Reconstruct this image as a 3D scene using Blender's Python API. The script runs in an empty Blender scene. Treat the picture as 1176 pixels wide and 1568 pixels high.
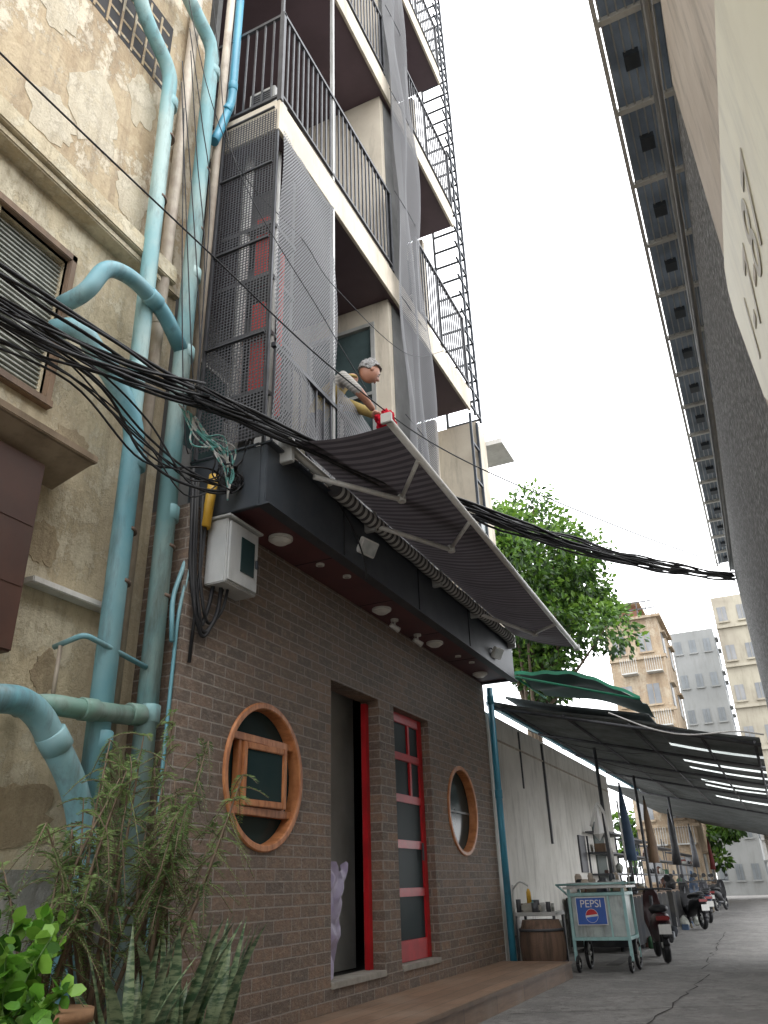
import bpy, bmesh, math, random
from mathutils import Vector, Matrix, Euler, noise
random.seed(7)
R=random.random
def U(a,b): return a+(b-a)*R()
sc=bpy.context.scene
COL=sc.collection

# ------------------------------------------------------------------ materials
MATS={}
def nodes(name):
    m=bpy.data.materials.new(name); m.use_nodes=True
    nt=m.node_tree; nt.nodes.clear()
    out=nt.nodes.new('ShaderNodeOutputMaterial')
    b=nt.nodes.new('ShaderNodeBsdfPrincipled')
    nt.links.new(b.outputs[0],out.inputs[0])
    return m,nt,b,out
def N(nt,t,**k):
    n=nt.nodes.new('ShaderNode'+t)
    for a,v in k.items():
        if a in n.inputs: n.inputs[a].default_value=v
        else: setattr(n,a,v)
    return n
def math_(nt,op,a,b=None,clamp=False):
    n=nt.nodes.new('ShaderNodeMath'); n.operation=op; n.use_clamp=clamp
    for i,v in enumerate((a,b)):
        if v is None: continue
        if isinstance(v,(int,float)): n.inputs[i].default_value=v
        else: nt.links.new(v,n.inputs[i])
    return n.outputs[0]
def mixc(nt,f,a,b,blend='MIX'):
    n=nt.nodes.new('ShaderNodeMix'); n.data_type='RGBA'; n.blend_type=blend
    for s,v in ((n.inputs[0],f),(n.inputs[6],a),(n.inputs[7],b)):
        if isinstance(v,(int,float)): s.default_value=v
        elif isinstance(v,tuple): s.default_value=v if len(v)==4 else (*v,1)
        else: nt.links.new(v,s)
    return n.outputs[2]
def ramp(nt,src,p0,p1):
    n=nt.nodes.new('ShaderNodeMapRange'); n.inputs[1].default_value=p0; n.inputs[2].default_value=p1
    nt.links.new(src,n.inputs[0]); return n.outputs[0]
def noise_(nt,scale,detail=6,rough=.6,vec=None,stretch=None):
    n=N(nt,'TexNoise'); n.inputs['Scale'].default_value=scale; n.inputs['Detail'].default_value=detail; n.inputs['Roughness'].default_value=rough
    if vec is None:
        g=N(nt,'NewGeometry'); vec=g.outputs['Position']
    if stretch:
        mp=N(nt,'Mapping'); mp.inputs['Scale'].default_value=stretch; nt.links.new(vec,mp.inputs[0]); vec=mp.outputs[0]
    nt.links.new(vec,n.inputs['Vector']); return n.outputs[0]
def bump(nt,b,h,strength,dist=.01):
    n=N(nt,'Bump'); n.inputs['Strength'].default_value=strength; n.inputs['Distance'].default_value=dist
    nt.links.new(h,n.inputs['Height']); nt.links.new(n.outputs[0],b.inputs['Normal'])
def M(name,c,c2=None,scale=3.,rough=.7,metal=0.,bmp=0.,bscale=None,lo=.4,hi=.62,streak=None,trans=0.,grime=0.,spec=.5):
    if name in MATS: return MATS[name]
    m,nt,b,o=nodes(name)
    b.inputs['Roughness'].default_value=rough; b.inputs['Metallic'].default_value=metal; b.inputs['Specular IOR Level'].default_value=spec
    c2=c2 or tuple(x*.75 for x in c)
    f=ramp(nt,noise_(nt,scale,stretch=streak),lo,hi)
    col=mixc(nt,f,c,c2)
    if grime:
        g=ramp(nt,noise_(nt,scale*.6+1.3,8,.7,stretch=(3,3,.5)),.5,.75)
        col=mixc(nt,math_(nt,'MULTIPLY',g,grime),col,(.06,.05,.035))
    nt.links.new(col,b.inputs['Base Color'])
    if bmp: bump(nt,b,noise_(nt,bscale or scale*8,4),bmp,.01)
    if trans:
        t=N(nt,'BsdfTranslucent'); nt.links.new(col,t.inputs[0]); ms=N(nt,'MixShader'); ms.inputs[0].default_value=trans
        nt.links.new(b.outputs[0],ms.inputs[1]); nt.links.new(t.outputs[0],ms.inputs[2]); nt.links.new(ms.outputs[0],o.inputs[0])
    MATS[name]=m; return m

def brickmat(name,bw,rh,c1,c2,mort,tint=(.115,.10,.088)):
    m,nt,b,o=nodes(name)
    g=N(nt,'NewGeometry'); s=N(nt,'SeparateXYZ'); nt.links.new(g.outputs['Position'],s.inputs[0])
    cx=N(nt,'CombineXYZ'); nt.links.new(math_(nt,'SUBTRACT',s.outputs[1],s.outputs[0]),cx.inputs[0]); nt.links.new(s.outputs[2],cx.inputs[1])
    nz=N(nt,'TexNoise'); nz.inputs['Scale'].default_value=9; nt.links.new(g.outputs['Position'],nz.inputs['Vector'])
    vm=N(nt,'VectorMath',operation='MULTIPLY_ADD'); nt.links.new(nz.outputs[1],vm.inputs[0]); vm.inputs[1].default_value=(.006,.006,0); nt.links.new(cx.outputs[0],vm.inputs[2])
    br=N(nt,'TexBrick'); nt.links.new(vm.outputs[0],br.inputs['Vector'])
    br.inputs['Scale'].default_value=1; br.inputs['Brick Width'].default_value=bw; br.inputs['Row Height'].default_value=rh
    br.inputs['Mortar Size'].default_value=.0055; br.inputs['Mortar Smooth'].default_value=.2; br.inputs['Bias'].default_value=0
    br.inputs['Color1'].default_value=(*c1,1); br.inputs['Color2'].default_value=(*c2,1); br.inputs['Mortar'].default_value=(*mort,1)
    n1=ramp(nt,noise_(nt,1.3,6,.65),.42,.62)
    n2=ramp(nt,noise_(nt,16,8,.75),.38,.66)
    n3=ramp(nt,noise_(nt,38,6,.8,stretch=(1,.45,1)),.48,.66)
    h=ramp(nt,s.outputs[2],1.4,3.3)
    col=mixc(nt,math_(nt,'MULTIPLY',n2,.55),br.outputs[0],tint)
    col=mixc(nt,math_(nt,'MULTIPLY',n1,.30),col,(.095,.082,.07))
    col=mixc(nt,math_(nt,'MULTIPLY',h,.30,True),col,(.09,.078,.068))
    col=mixc(nt,math_(nt,'MULTIPLY',n3,.48),col,(.40,.315,.235))
    col=mixc(nt,math_(nt,'MULTIPLY',br.outputs[1],.75),col,(*mort,1))
    nt.links.new(col,b.inputs['Base Color']); b.inputs['Roughness'].default_value=.65
    hh=math_(nt,'ADD',math_(nt,'MULTIPLY',br.outputs[1],-1.),math_(nt,'MULTIPLY',n2,.5))
    bump(nt,b,hh,1.,.016)
    return m
def netmat(name,pitch,width,c,diag=True,axis='YZ',rough=.6,base=.0):
    m,nt,b,o=nodes(name)
    g=N(nt,'NewGeometry'); s=N(nt,'SeparateXYZ'); nt.links.new(g.outputs['Position'],s.inputs[0])
    a=s.outputs['XYZ'.index(axis[0])]; z=s.outputs['XYZ'.index(axis[1])]
    if diag:
        z2=math_(nt,'MULTIPLY',z,.6)
        p=math_(nt,'ADD',a,z2); q=math_(nt,'SUBTRACT',a,z2)
    else: p,q=a,z
    f=[math_(nt,'LESS_THAN',math_(nt,'FRACT',math_(nt,'MULTIPLY',v,1/pitch)),width) for v in (p,q)]
    al=math_(nt,'MAXIMUM',f[0],f[1])
    al=math_(nt,'MAXIMUM',al,base)
    tr=N(nt,'BsdfTransparent'); ms=N(nt,'MixShader'); nt.links.new(al,ms.inputs[0]); nt.links.new(tr.outputs[0],ms.inputs[1])
    nt.links.new(b.outputs[0],ms.inputs[2]); nt.links.new(ms.outputs[0],o.inputs[0])
    b.inputs['Base Color'].default_value=(*c,1); b.inputs['Roughness'].default_value=rough
    return m
def stripemat(name,axis,pitch,duty,c1,c2,rough=.7,trans=.0):
    m,nt,b,o=nodes(name)
    g=N(nt,'NewGeometry'); s=N(nt,'SeparateXYZ'); nt.links.new(g.outputs['Position'],s.inputs[0])
    f=math_(nt,'LESS_THAN',math_(nt,'FRACT',math_(nt,'MULTIPLY',s.outputs['XYZ'.index(axis)],1/pitch)),duty)
    col=mixc(nt,f,c1,c2); col=mixc(nt,math_(nt,'MULTIPLY',ramp(nt,noise_(nt,4),.4,.7),.4),col,(.04,.035,.035))
    nt.links.new(col,b.inputs['Base Color']); b.inputs['Roughness'].default_value=rough
    if trans:
        t=N(nt,'BsdfTranslucent'); nt.links.new(col,t.inputs[0]); ms=N(nt,'MixShader'); ms.inputs[0].default_value=trans
        nt.links.new(b.outputs[0],ms.inputs[1]); nt.links.new(t.outputs[0],ms.inputs[2]); nt.links.new(ms.outputs[0],o.inputs[0])
    return m
def stucco(name,c,patch,dark,light=None,s=1.,pa=.75,stk=.6,la_=.6):
    m,nt,b,o=nodes(name)
    light=light or tuple(min(1,x*1.2) for x in c)
    a=ramp(nt,noise_(nt,1.6*s,10,.72),.47,.55)
    d=ramp(nt,noise_(nt,2.1*s,12,.78,stretch=(1,1,.8)),.51,.545)
    st=ramp(nt,noise_(nt,2.2*s,8,.7,stretch=(4,4,.35)),.48,.74)
    sp=ramp(nt,noise_(nt,9*s,8,.8),.58,.66)
    fine=ramp(nt,noise_(nt,22*s,6,.7),.3,.75)
    col=mixc(nt,math_(nt,'MULTIPLY',a,pa),c,patch)
    col=mixc(nt,math_(nt,'MULTIPLY',d,la_),col,light)
    col=mixc(nt,math_(nt,'MULTIPLY',st,stk),col,dark)
    col=mixc(nt,math_(nt,'MULTIPLY',sp,.45),col,dark)
    col=mixc(nt,math_(nt,'MULTIPLY',fine,.22),col,dark)
    nt.links.new(col,b.inputs['Base Color']); b.inputs['Roughness'].default_value=.9
    hh=math_(nt,'ADD',math_(nt,'MULTIPLY',d,.8),fine); bump(nt,b,hh,.6,.012)
    return m

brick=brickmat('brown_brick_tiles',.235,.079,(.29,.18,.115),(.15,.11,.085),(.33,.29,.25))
stuc=stucco('old_stucco',(.46,.37,.24),(.35,.26,.155),(.15,.10,.065),(.64,.57,.44),1.,.7,.65,.8)
stuc_low=stucco('lower_stucco',(.60,.52,.36),(.47,.39,.26),(.22,.165,.10),(.66,.61,.47),1.3,.6,.55)
stuc_gray=stucco('grey_base',(.36,.35,.32),(.26,.26,.23),(.14,.13,.11),None,2)
cream=M('cream_paint',(.58,.52,.42),(.50,.44,.35),1.5,.8,bmp=.1,grime=.45)
white_wall=M('white_plaster',(.72,.70,.65),(.60,.58,.53),1.3,.9,bmp=.2,grime=.45)
steel=M('dark_steel',(.040,.048,.058),(.055,.062,.072),4,.5,.2,bmp=.05)
rail=M('rail_paint',(.075,.078,.085),(.05,.05,.055),6,.5,.3)
burg=M('burgundy_soffit',(.11,.038,.042),(.08,.03,.034),2,.5)
burg2=M('upper_soffit',(.12,.08,.095),(.09,.06,.07),1.2,.6)
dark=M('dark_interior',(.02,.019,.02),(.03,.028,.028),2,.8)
grey=M('grey_plaster',(.15,.15,.145),(.10,.10,.095),2,.85)
glass=M('dark_glass',(.020,.040,.042),(.03,.05,.05),1,.12,spec=.12)
doorglass=M('door_dark_glass',(.022,.038,.042),(.035,.05,.052),1,.45,spec=.08)
greenglass=M('green_glass',(.07,.10,.10),(.05,.07,.07),2,.2,spec=.3)
red=M('red_lacquer',(.50,.012,.018),(.38,.01,.014),5,.38,bmp=.04)
orange=M('orange_wood',(.52,.22,.09),(.33,.12,.045),6,.45,streak=(1,4,1),bmp=.12)
whitep=M('white_paint',(.68,.67,.64),(.56,.55,.52),3,.45,grime=.3)
whitem=M('white_metal',(.46,.46,.44),(.36,.36,.34),3,.35,.2,grime=.3)
teal=M('teal_pvc',(.12,.30,.355),(.24,.39,.41),1.7,.5,lo=.42,hi=.66,bmp=.06,streak=(1,1,.6),grime=.8)
teal2=M('pale_pvc',(.31,.42,.40),(.17,.34,.36),2.3,.55,lo=.4,hi=.6,bmp=.06,streak=(1,1,.5),grime=.85)
greyg=M('grey_green_pipe',(.15,.27,.22),(.22,.29,.26),6,.55,grime=.7)
bluep=M('blue_pvc',(.045,.26,.37),(.035,.21,.31),3,.45,grime=.5)
beigep=M('beige_pipe',(.46,.40,.32),(.34,.28,.22),4,.6,grime=.6)
black=M('black_rubber',(.012,.012,.014),(.022,.022,.023),9,.55,spec=.3)
yellow=M('yellow_conduit',(.60,.34,.03),(.5,.3,.03),6,.5,grime=.3)
brown=M('brown_steel',(.075,.032,.02),(.055,.024,.016),2.5,.5,grime=.3)
woodold=M('old_wood',(.20,.13,.08),(.12,.08,.055),6,.75,streak=(1,1,.3),bmp=.25,grime=.4)
louv=M('louvre_paint',(.36,.37,.33),(.24,.25,.22),6,.7,grime=.4)
concrete=stucco('alley_concrete',(.20,.192,.18),(.14,.135,.128),(.06,.053,.047),(.25,.24,.225),1.1,.75,.5,.4)
trunkm=M('bark',(.12,.09,.06),(.07,.05,.035),9,.9,bmp=.5)
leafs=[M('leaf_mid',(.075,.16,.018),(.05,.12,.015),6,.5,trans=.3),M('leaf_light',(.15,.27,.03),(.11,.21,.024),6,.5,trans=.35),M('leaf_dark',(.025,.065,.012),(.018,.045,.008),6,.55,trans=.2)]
ferns=[M('fern_a',(.15,.25,.075),(.11,.19,.055),8,.6,trans=.35),M('fern_b',(.26,.36,.13),(.18,.26,.08),8,.6,trans=.35),M('fern_c',(.08,.14,.045),(.06,.10,.035),8,.6,trans=.25)]
bright=[M('leafy_a',(.13,.32,.035),(.09,.24,.03),5,.4,trans=.3),M('leafy_b',(.22,.42,.06),(.16,.33,.04),5,.4,trans=.3),M('leafy_c',(.055,.15,.02),(.035,.11,.015),5,.45,trans=.25)]
terracotta=M('terracotta',(.36,.20,.10),(.26,.14,.07),7,.8,bmp=.25,grime=.4)
def mk_deck():
    m,nt,b,o=nodes('wood_tile')
    g=N(nt,'NewGeometry'); s=N(nt,'SeparateXYZ'); nt.links.new(g.outputs['Position'],s.inputs[0])
    cx=N(nt,'CombineXYZ'); nt.links.new(s.outputs[1],cx.inputs[0]); nt.links.new(math_(nt,'ADD',s.outputs[0],s.outputs[2]),cx.inputs[1])
    br=N(nt,'TexBrick'); nt.links.new(cx.outputs[0],br.inputs['Vector'])
    br.inputs['Scale'].default_value=1; br.inputs['Brick Width'].default_value=.8; br.inputs['Row Height'].default_value=.16
    br.inputs['Mortar Size'].default_value=.004
    br.inputs['Color1'].default_value=(.29,.18,.115,1); br.inputs['Color2'].default_value=(.18,.115,.075,1); br.inputs['Mortar'].default_value=(.05,.04,.035,1)
    gr=ramp(nt,noise_(nt,3,8,.7,stretch=(12,1.2,12)),.35,.7)
    col=mixc(nt,math_(nt,'MULTIPLY',gr,.6),br.outputs[0],(.10,.065,.045))
    d=ramp(nt,noise_(nt,2.2,6,.6),.5,.7); col=mixc(nt,math_(nt,'MULTIPLY',d,.35),col,(.34,.28,.22))
    nt.links.new(col,b.inputs['Base Color']); b.inputs['Roughness'].default_value=.5
    return m
woodtile=mk_deck()
def mk_pebble():
    m,nt,b,o=nodes('pebble_dash')
    g=N(nt,'NewGeometry')
    v=N(nt,'TexVoronoi'); v.inputs['Scale'].default_value=24; nt.links.new(g.outputs['Position'],v.inputs['Vector'])
    n=noise_(nt,17,7,.85); n2=ramp(nt,noise_(nt,1.5,6,.6),.4,.65)
    col=mixc(nt,ramp(nt,v.outputs['Distance'],.15,.6),(.50,.495,.485),(.20,.197,.193))
    col=mixc(nt,math_(nt,'MULTIPLY',ramp(nt,n,.46,.56),.75),col,(.10,.098,.095)); col=mixc(nt,math_(nt,'MULTIPLY',n2,.25),col,(.2,.19,.18))
    nt.links.new(col,b.inputs['Base Color']); b.inputs['Roughness'].default_value=.95
    bump(nt,b,math_(nt,'ADD',v.outputs['Distance'],n),1.,.05)
    return m
pebble=mk_pebble()

# ------------------------------------------------------------------ geometry helpers
def E(name,loc=(0,0,0)):
    o=bpy.data.objects.new(name,None); o.empty_display_size=.2; COL.objects.link(o); o.location=loc; return o
def fin(name,me,mat,parent,smooth=False):
    o=bpy.data.objects.new(name,me); COL.objects.link(o)
    if mat is not None:
        for mm in (mat if isinstance(mat,(list,tuple)) else [mat]): me.materials.append(mm)
    if smooth:
        for p in me.polygons: p.use_smooth=True
    if parent is not None:
        o.parent=parent; o.matrix_parent_inverse=parent.matrix_basis.inverted()
    return o
def mesh(name,vs,fs,mat,parent=None,smooth=False):
    me=bpy.data.meshes.new(name); me.from_pydata([tuple(v) for v in vs],[],fs); me.update()
    return fin(name,me,mat,parent,smooth)
def bxs(name,lst,mat,parent=None,bev=0.):
    bm=bmesh.new()
    for (x0,x1,y0,y1,z0,z1) in lst:
        r=bmesh.ops.create_cube(bm,size=1)
        for v in r['verts']:
            v.co=Vector(((x0+x1)/2+v.co.x*(x1-x0),(y0+y1)/2+v.co.y*(y1-y0),(z0+z1)/2+v.co.z*(z1-z0)))
    if bev: bmesh.ops.bevel(bm,geom=bm.edges[:],offset=bev,segments=2,affect='EDGES')
    me=bpy.data.meshes.new(name); bm.to_mesh(me); bm.free()
    return fin(name,me,mat,parent)
def box(name,x0,x1,y0,y1,z0,z1,mat,parent=None,bev=0.): return bxs(name,[(x0,x1,y0,y1,z0,z1)],mat,parent,bev)
def fillet(pts,r,seg=6):
    P=[Vector(p) for p in pts]
    if len(P)<3 or r<=0: return P
    o=[P[0]]
    for i in range(1,len(P)-1):
        a,b,c=P[i-1],P[i],P[i+1]
        d1=(a-b); d2=(c-b); rr=min(r,d1.length*.48,d2.length*.48)
        p=b+d1.normalized()*rr; q=b+d2.normalized()*rr
        for k in range(seg+1):
            t=k/seg; o.append((1-t)**2*p+2*t*(1-t)*b+t*t*q)
    o.append(P[-1]); return o
def sweep(bm,pts,r,n=10,cap=True):
    P=[Vector(p) for p in pts]; rings=[]; prev=None
    for i,p in enumerate(P):
        t=(P[min(i+1,len(P)-1)]-P[max(i-1,0)]).normalized()
        if prev is None:
            a=Vector((0,0,1)) if abs(t.z)<.9 else Vector((1,0,0)); u=t.cross(a).normalized()
        else:
            u=(prev-t*prev.dot(t)).normalized()
        prev=u; w=t.cross(u); rr=r[i] if isinstance(r,(list,tuple)) else r
        rings.append([bm.verts.new(p+(u*math.cos(2*math.pi*k/n)+w*math.sin(2*math.pi*k/n))*rr) for k in range(n)])
    for a,b in zip(rings,rings[1:]):
        for k in range(n): 
            f=bm.faces.new((a[k],a[(k+1)%n],b[(k+1)%n],b[k])); f.smooth=True
    if cap:
        bm.faces.new(rings[0][::-1]); bm.faces.new(rings[-1])
def tubes(name,lst,mat,parent=None,n=10):
    bm=bmesh.new()
    for t in lst:
        pts=fillet(t[0],t[2]) if len(t)>2 else [Vector(p) for p in t[0]]
        sweep(bm,pts,t[1],n)
    me=bpy.data.meshes.new(name); bm.to_mesh(me); bm.free()
    return fin(name,me,mat,parent)
def tube(name,pts,r,mat,parent=None,fil=0.,n=12): return tubes(name,[(pts,r,fil)] if fil else [(pts,r)],mat,parent,n)
def disc(name,c,axis,r,h,mat,parent=None,n=28,r2=None):
    a=Vector(axis).normalized(); c=Vector(c); r2=r if r2 is None else r2
    return tube(name,[c,c+a*h*.3,c+a*h*.301,c+a*h],[r,r,r*.99,r2],mat,parent,n=n)
def ringmesh(name,c,ri,ro,x0,x1,mat,parent=None,n=72):
    vs=[];fs=[]
    prof=((ri,x0),(ro,x0),(ro,x1-.008),(ro-.008,x1),(ri+.008,x1),(ri,x1-.008))
    m=len(prof)
    for k in range(n):
        a=2*math.pi*k/n
        for (r,x) in prof: vs.append((x,c[0]+math.cos(a)*r,c[1]+math.sin(a)*r))
    for k in range(n):
        j=(k+1)%n
        for q in range(m): fs.append((m*k+q,m*k+(q+1)%m,m*j+(q+1)%m,m*j+q))
    return mesh(name,vs,fs,mat,parent)
def catenary(a,b,sag,n=24,jit=0):
    a=Vector(a);b=Vector(b);o=[]
    for i in range(n+1):
        t=i/n; p=a.lerp(b,t); p.z-=4*t*(1-t)*sag
        if jit: p+=Vector((noise.noise(p*1.3+Vector((jit*7,0,0))),noise.noise(p*1.3+Vector((0,jit*5,3))),noise.noise(p*1.3+Vector((5,1,jit*3)))))*.05
        o.append(p)
    return o
def spline(pts,n=10):
    P=[Vector(p) for p in pts]; o=[]
    P=[P[0]*2-P[1]]+P+[P[-1]*2-P[-2]]
    for i in range(1,len(P)-2):
        for k in range(n):
            t=k/n;p0,p1,p2,p3=P[i-1:i+3]
            o.append(.5*((2*p1)+(-p0+p2)*t+(2*p0-5*p1+4*p2-p3)*t*t+(-p0+3*p1-3*p2+p3)*t**3))
    o.append(P[-2]); return o
def leafmesh(name,items,mats,parent=None):
    vs=[];fs=[];mi=[]
    for (p,d,s,w,m) in items:
        d=d.normalized(); u=d.cross(Vector((U(-1,1),U(-1,1),U(-1,1)))).normalized(); nn=d.cross(u)
        i=len(vs)
        if w>.7:
            vs+=[p,p+d*s*.3+u*s*w*.42,p+d*s*.7+u*s*w*.40-nn*s*.04,p+d*s-nn*s*.1,p+d*s*.7-u*s*w*.40-nn*s*.04,p+d*s*.3-u*s*w*.42]
            fs.append(tuple(range(i,i+6)))
        else:
            vs+= [p, p+d*s*.5+u*s*w*.5+nn*s*.06, p+d*s, p+d*s*.5-u*s*w*.5+nn*s*.06]
            fs.append((i,i+1,i+2,i+3))
        mi.append(m)
    me=bpy.data.meshes.new(name); me.from_pydata([tuple(v) for v in vs],[],fs)
    o=fin(name,me,mats,parent)
    me.polygons.foreach_set('material_index',mi); me.update(); return o
def rv():
    while True:
        v=Vector((U(-1,1),U(-1,1),U(-1,1)))
        if .05<v.length<1: return v
def sheet(name,fn,nu,nv,mat,parent,smooth=True):
    vs=[fn(i/nu,j/nv) for j in range(nv+1) for i in range(nu+1)]
    fs=[(j*(nu+1)+i,j*(nu+1)+i+1,(j+1)*(nu+1)+i+1,(j+1)*(nu+1)+i) for j in range(nv) for i in range(nu)]
    return mesh(name,vs,fs,mat,parent,smooth)

# ================================================================== GROUND
mesh('ground',[(-150,-60,0),(150,-60,0),(150,300,0),(-150,300,0)],[(0,1,2,3)],concrete)
GJ=E('drain_channel')
bxs('channel_cover',[(-2.30,-2.14,11.4+.8*k,12.19+.8*k,.0,.006) for k in range(22)],M('drain_concrete',(.13,.125,.12),(.09,.085,.08),5,.9,bmp=.2),GJ)
cj=E('pavement_cracks')
for (a,b) in (((-2.3,7.2),(-.4,8.1)),((-1.2,6.2),(-1.0,10.4)),((-1.9,10.4),(.2,11.2)),((-1.1,11),(-1.3,18)),((-1.9,14.2),(.2,14.6))):
    n=22; pts=[]
    for i in range(n+1):
        t=i/n; x=a[0]+(b[0]-a[0])*t; y=a[1]+(b[1]-a[1])*t; q=noise.noise(Vector((x*3,y*3,1)))*.07
        pts.append((x+q,y+q,.0))
    vs=[];fs=[]
    d=Vector((b[0]-a[0],b[1]-a[1],0)).normalized(); pr=Vector((-d.y,d.x,0))
    for i,p in enumerate(pts):
        w_=.006+.004*math.sin(i*2.1); vs+=[Vector(p)+pr*w_+Vector((0,0,.004)),Vector(p)-pr*w_+Vector((0,0,.004))]
    for i in range(n): fs.append((2*i,2*i+1,2*i+3,2*i+2))
    mesh('crack_filler',vs,fs,M('crack_dirt',(.035,.03,.026),None,9,1),cj)
deck=E('entrance_step')
box('tiled_deck',-3.2,-2.39,3.0,9.93,-.02,.16,woodtile,deck,.006)
box('deck_nosing',-2.392,-2.378,3.0,9.93,.135,.163,M('nosing',(.18,.12,.08),None,5,.5),deck)

# ================================================================== BRICK BUILDING
B=E('brick_building')
def boolwall():
    w=box('brick_wall',-3.40,-3.20,3.82,10.10,.0,3.42,brick,B)
    cut=[]
    for i,(y0,y1) in enumerate(((5.82,6.78),(7.11,8.02))):
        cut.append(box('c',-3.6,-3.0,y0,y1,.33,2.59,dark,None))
    for (cy,cz,r) in ((4.85,1.705,.475),(8.95,1.735,.455)):
        cut.append(tube('c',[(-3.7,cy,cz),(-3.0,cy,cz)],r,dark,None,n=72))
    for c in cut:
        m=w.modifiers.new('b','BOOLEAN'); m.operation='DIFFERENCE'; m.object=c; m.solver='EXACT'
    dg=bpy.context.evaluated_depsgraph_get(); dg.update()
    me=bpy.data.meshes.new_from_object(w.evaluated_get(dg))
    w.modifiers.clear(); w.data=me
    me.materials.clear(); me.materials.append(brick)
    for p in me.polygons: p.material_index=0; p.use_smooth=False
    for c in cut: bpy.data.objects.remove(c)
boolwall()
box('brick_return',-3.62,-3.402,3.82,3.98,0,3.42,brick,B)
sill=M('sill_stone',(.34,.32,.28),None,8,.7)
box('door_sill_a',-3.40,-3.185,5.83,6.77,.30,.345,sill,B,.004)
box('door_sill_b',-3.40,-3.185,7.12,8.01,.30,.345,sill,B,.004)
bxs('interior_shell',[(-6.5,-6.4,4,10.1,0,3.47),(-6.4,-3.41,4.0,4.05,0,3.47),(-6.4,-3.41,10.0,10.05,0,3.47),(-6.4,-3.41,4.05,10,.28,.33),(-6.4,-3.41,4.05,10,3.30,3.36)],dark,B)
bxs('door_frame_open',[(-3.365,-3.315,6.71,6.778,.346,2.56),(-3.39,-3.34,5.822,5.84,.346,2.56)],red,B,.004)
box('inner_leaf',-3.62,-3.585,6.30,6.98,.34,3.0,M('inner_leaf_paint',(.40,.41,.40),(.28,.29,.28),1.2,.5),B)
vs=[];fs=[];nx,nz=8,14
for j in range(nz+1):
    for i in range(nx+1):
        t=j/nz; z=.35+t*.78; y=5.85+.40*(i/nx)*(.45+.55*t)+.03*t; x=-3.24-.06*noise.noise(Vector((i*.6,j*.5,1)))-.06*i/nx
        vs.append((x,y,z+.04*math.sin(i*1.1)*t))
for j in range(nz):
    for i in range(nx): a=j*(nx+1)+i; fs.append((a,a+1,a+nx+2,a+nx+1))
mesh('plastic_sheet',vs,fs,M('lavender_plastic',(.60,.56,.74),(.50,.44,.66),7,.35,trans=.2),B,True)
L=[(-3.335,-3.285,7.125,7.20,.35,2.585),(-3.335,-3.285,7.93,8.015,.35,2.585),(-3.335,-3.285,7.20,7.93,2.49,2.585),
   (-3.335,-3.285,7.20,7.93,.35,.52)]
for z in (.88,1.30,1.72,2.12): L.append((-3.33,-3.288,7.20,7.93,z,z+.075))
L.append((-3.33,-3.29,7.64,7.69,2.195,2.49)); L.append((-3.332,-3.286,7.66,7.71,1.795,2.12))
bxs('red_door',L,red,B,.004)
bxs('door_glass',[(-3.318,-3.308,7.19,7.94,.51,2.50)],doorglass,B)
bxs('door_handle',[(-3.285,-3.265,7.88,7.895,1.2,1.36)],rail,B,.003)
def roundwin(cy,cz,r,tag,sashes=True):
    ringmesh('window_ring_'+tag,(cy,cz),r-.020,r+.028,-3.28 if sashes else -3.28,-3.182,orange,B)
    gx=-3.285
    mesh('window_glass_'+tag,[(gx,cy+math.cos(a)*(r),cz+math.sin(a)*(r)) for a in [2*math.pi*k/48 for k in range(48)]],[tuple(range(48))],glass,B)
    if sashes:
        s=[]
        for z in (cz-.245,cz+.235): 
            hw=math.sqrt(r*r-(z-cz)**2)-.015; s.append((-3.27,-3.215,cy-hw,cy+hw,z-.026,z+.026))
        s+=[(-3.27,-3.22,cy-.30,cy-.262,cz-.219,cz+.209),(-3.27,-3.22,cy+.262,cy+.30,cz-.219,cz+.209)]
        bxs('window_mullions_'+tag,s,orange,B,.004)
        o=bxs('casement_'+tag,[(-.018,.018,0,.045,-.215,.205),(-.018,.018,.465,.51,-.215,.205),(-.018,.018,.045,.465,.16,.205),(-.018,.018,.045,.465,-.215,-.17)],orange,B,.005)
        o.location=(-3.225,cy-.255,cz); o.rotation_euler=(0,0,math.radians(-4))
        g=bxs('casement_glass_'+tag,[(-.004,.004,.04,.47,-.175,.165)],glass,B); g.location=o.location; g.rotation_euler=o.rotation_euler
roundwin(4.85,1.705,.475,'a'); roundwin(8.95,1.735,.455,'b',False)
bxs('window_mullions_b',[(-3.28,-3.265,8.54,9.36,1.71,1.73)],M('dk_frame',(.05,.06,.06),None,4,.4),B)
# canopy
bxs('soffit',[(-3.4,-2.79,4.05,10.06,3.43,3.47)],burg,B)
bxs('soffit_joints',[(-3.2,-2.80,y,y+.006,3.4265,3.43) for y in (5.2,6.4,7.6,8.8)],dark,B)
bxs('fascia_beam',[(-2.79,-2.74,4.03,10.09,3.40,3.88)],steel,B,.006)
bxs('fascia_flanges',[(-2.80,-2.70,4.02,10.10,3.385,3.40),(-2.80,-2.70,4.02,10.10,3.88,3.895)],steel,B)
bxs('fascia_side',[(-3.42,-2.79,4.03,4.08,3.40,3.88),(-3.42,-2.79,10.04,10.09,3.40,3.88),(-3.44,-2.80,4.015,4.03,3.385,3.40),(-3.44,-2.80,4.015,4.03,3.88,3.90)],steel,B,.004)
bxs('fascia_clips',[(-2.74,-2.733,y,y+.01,3.41,3.87) for y in (5.2,6.8,8.3)],black,B)
bxs('canopy_deck',[(-3.4,-2.79,4.08,10.04,3.84,3.875)],steel,B)
lampw=M('lamp_opal',(.80,.79,.74),None,3,.3)
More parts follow.
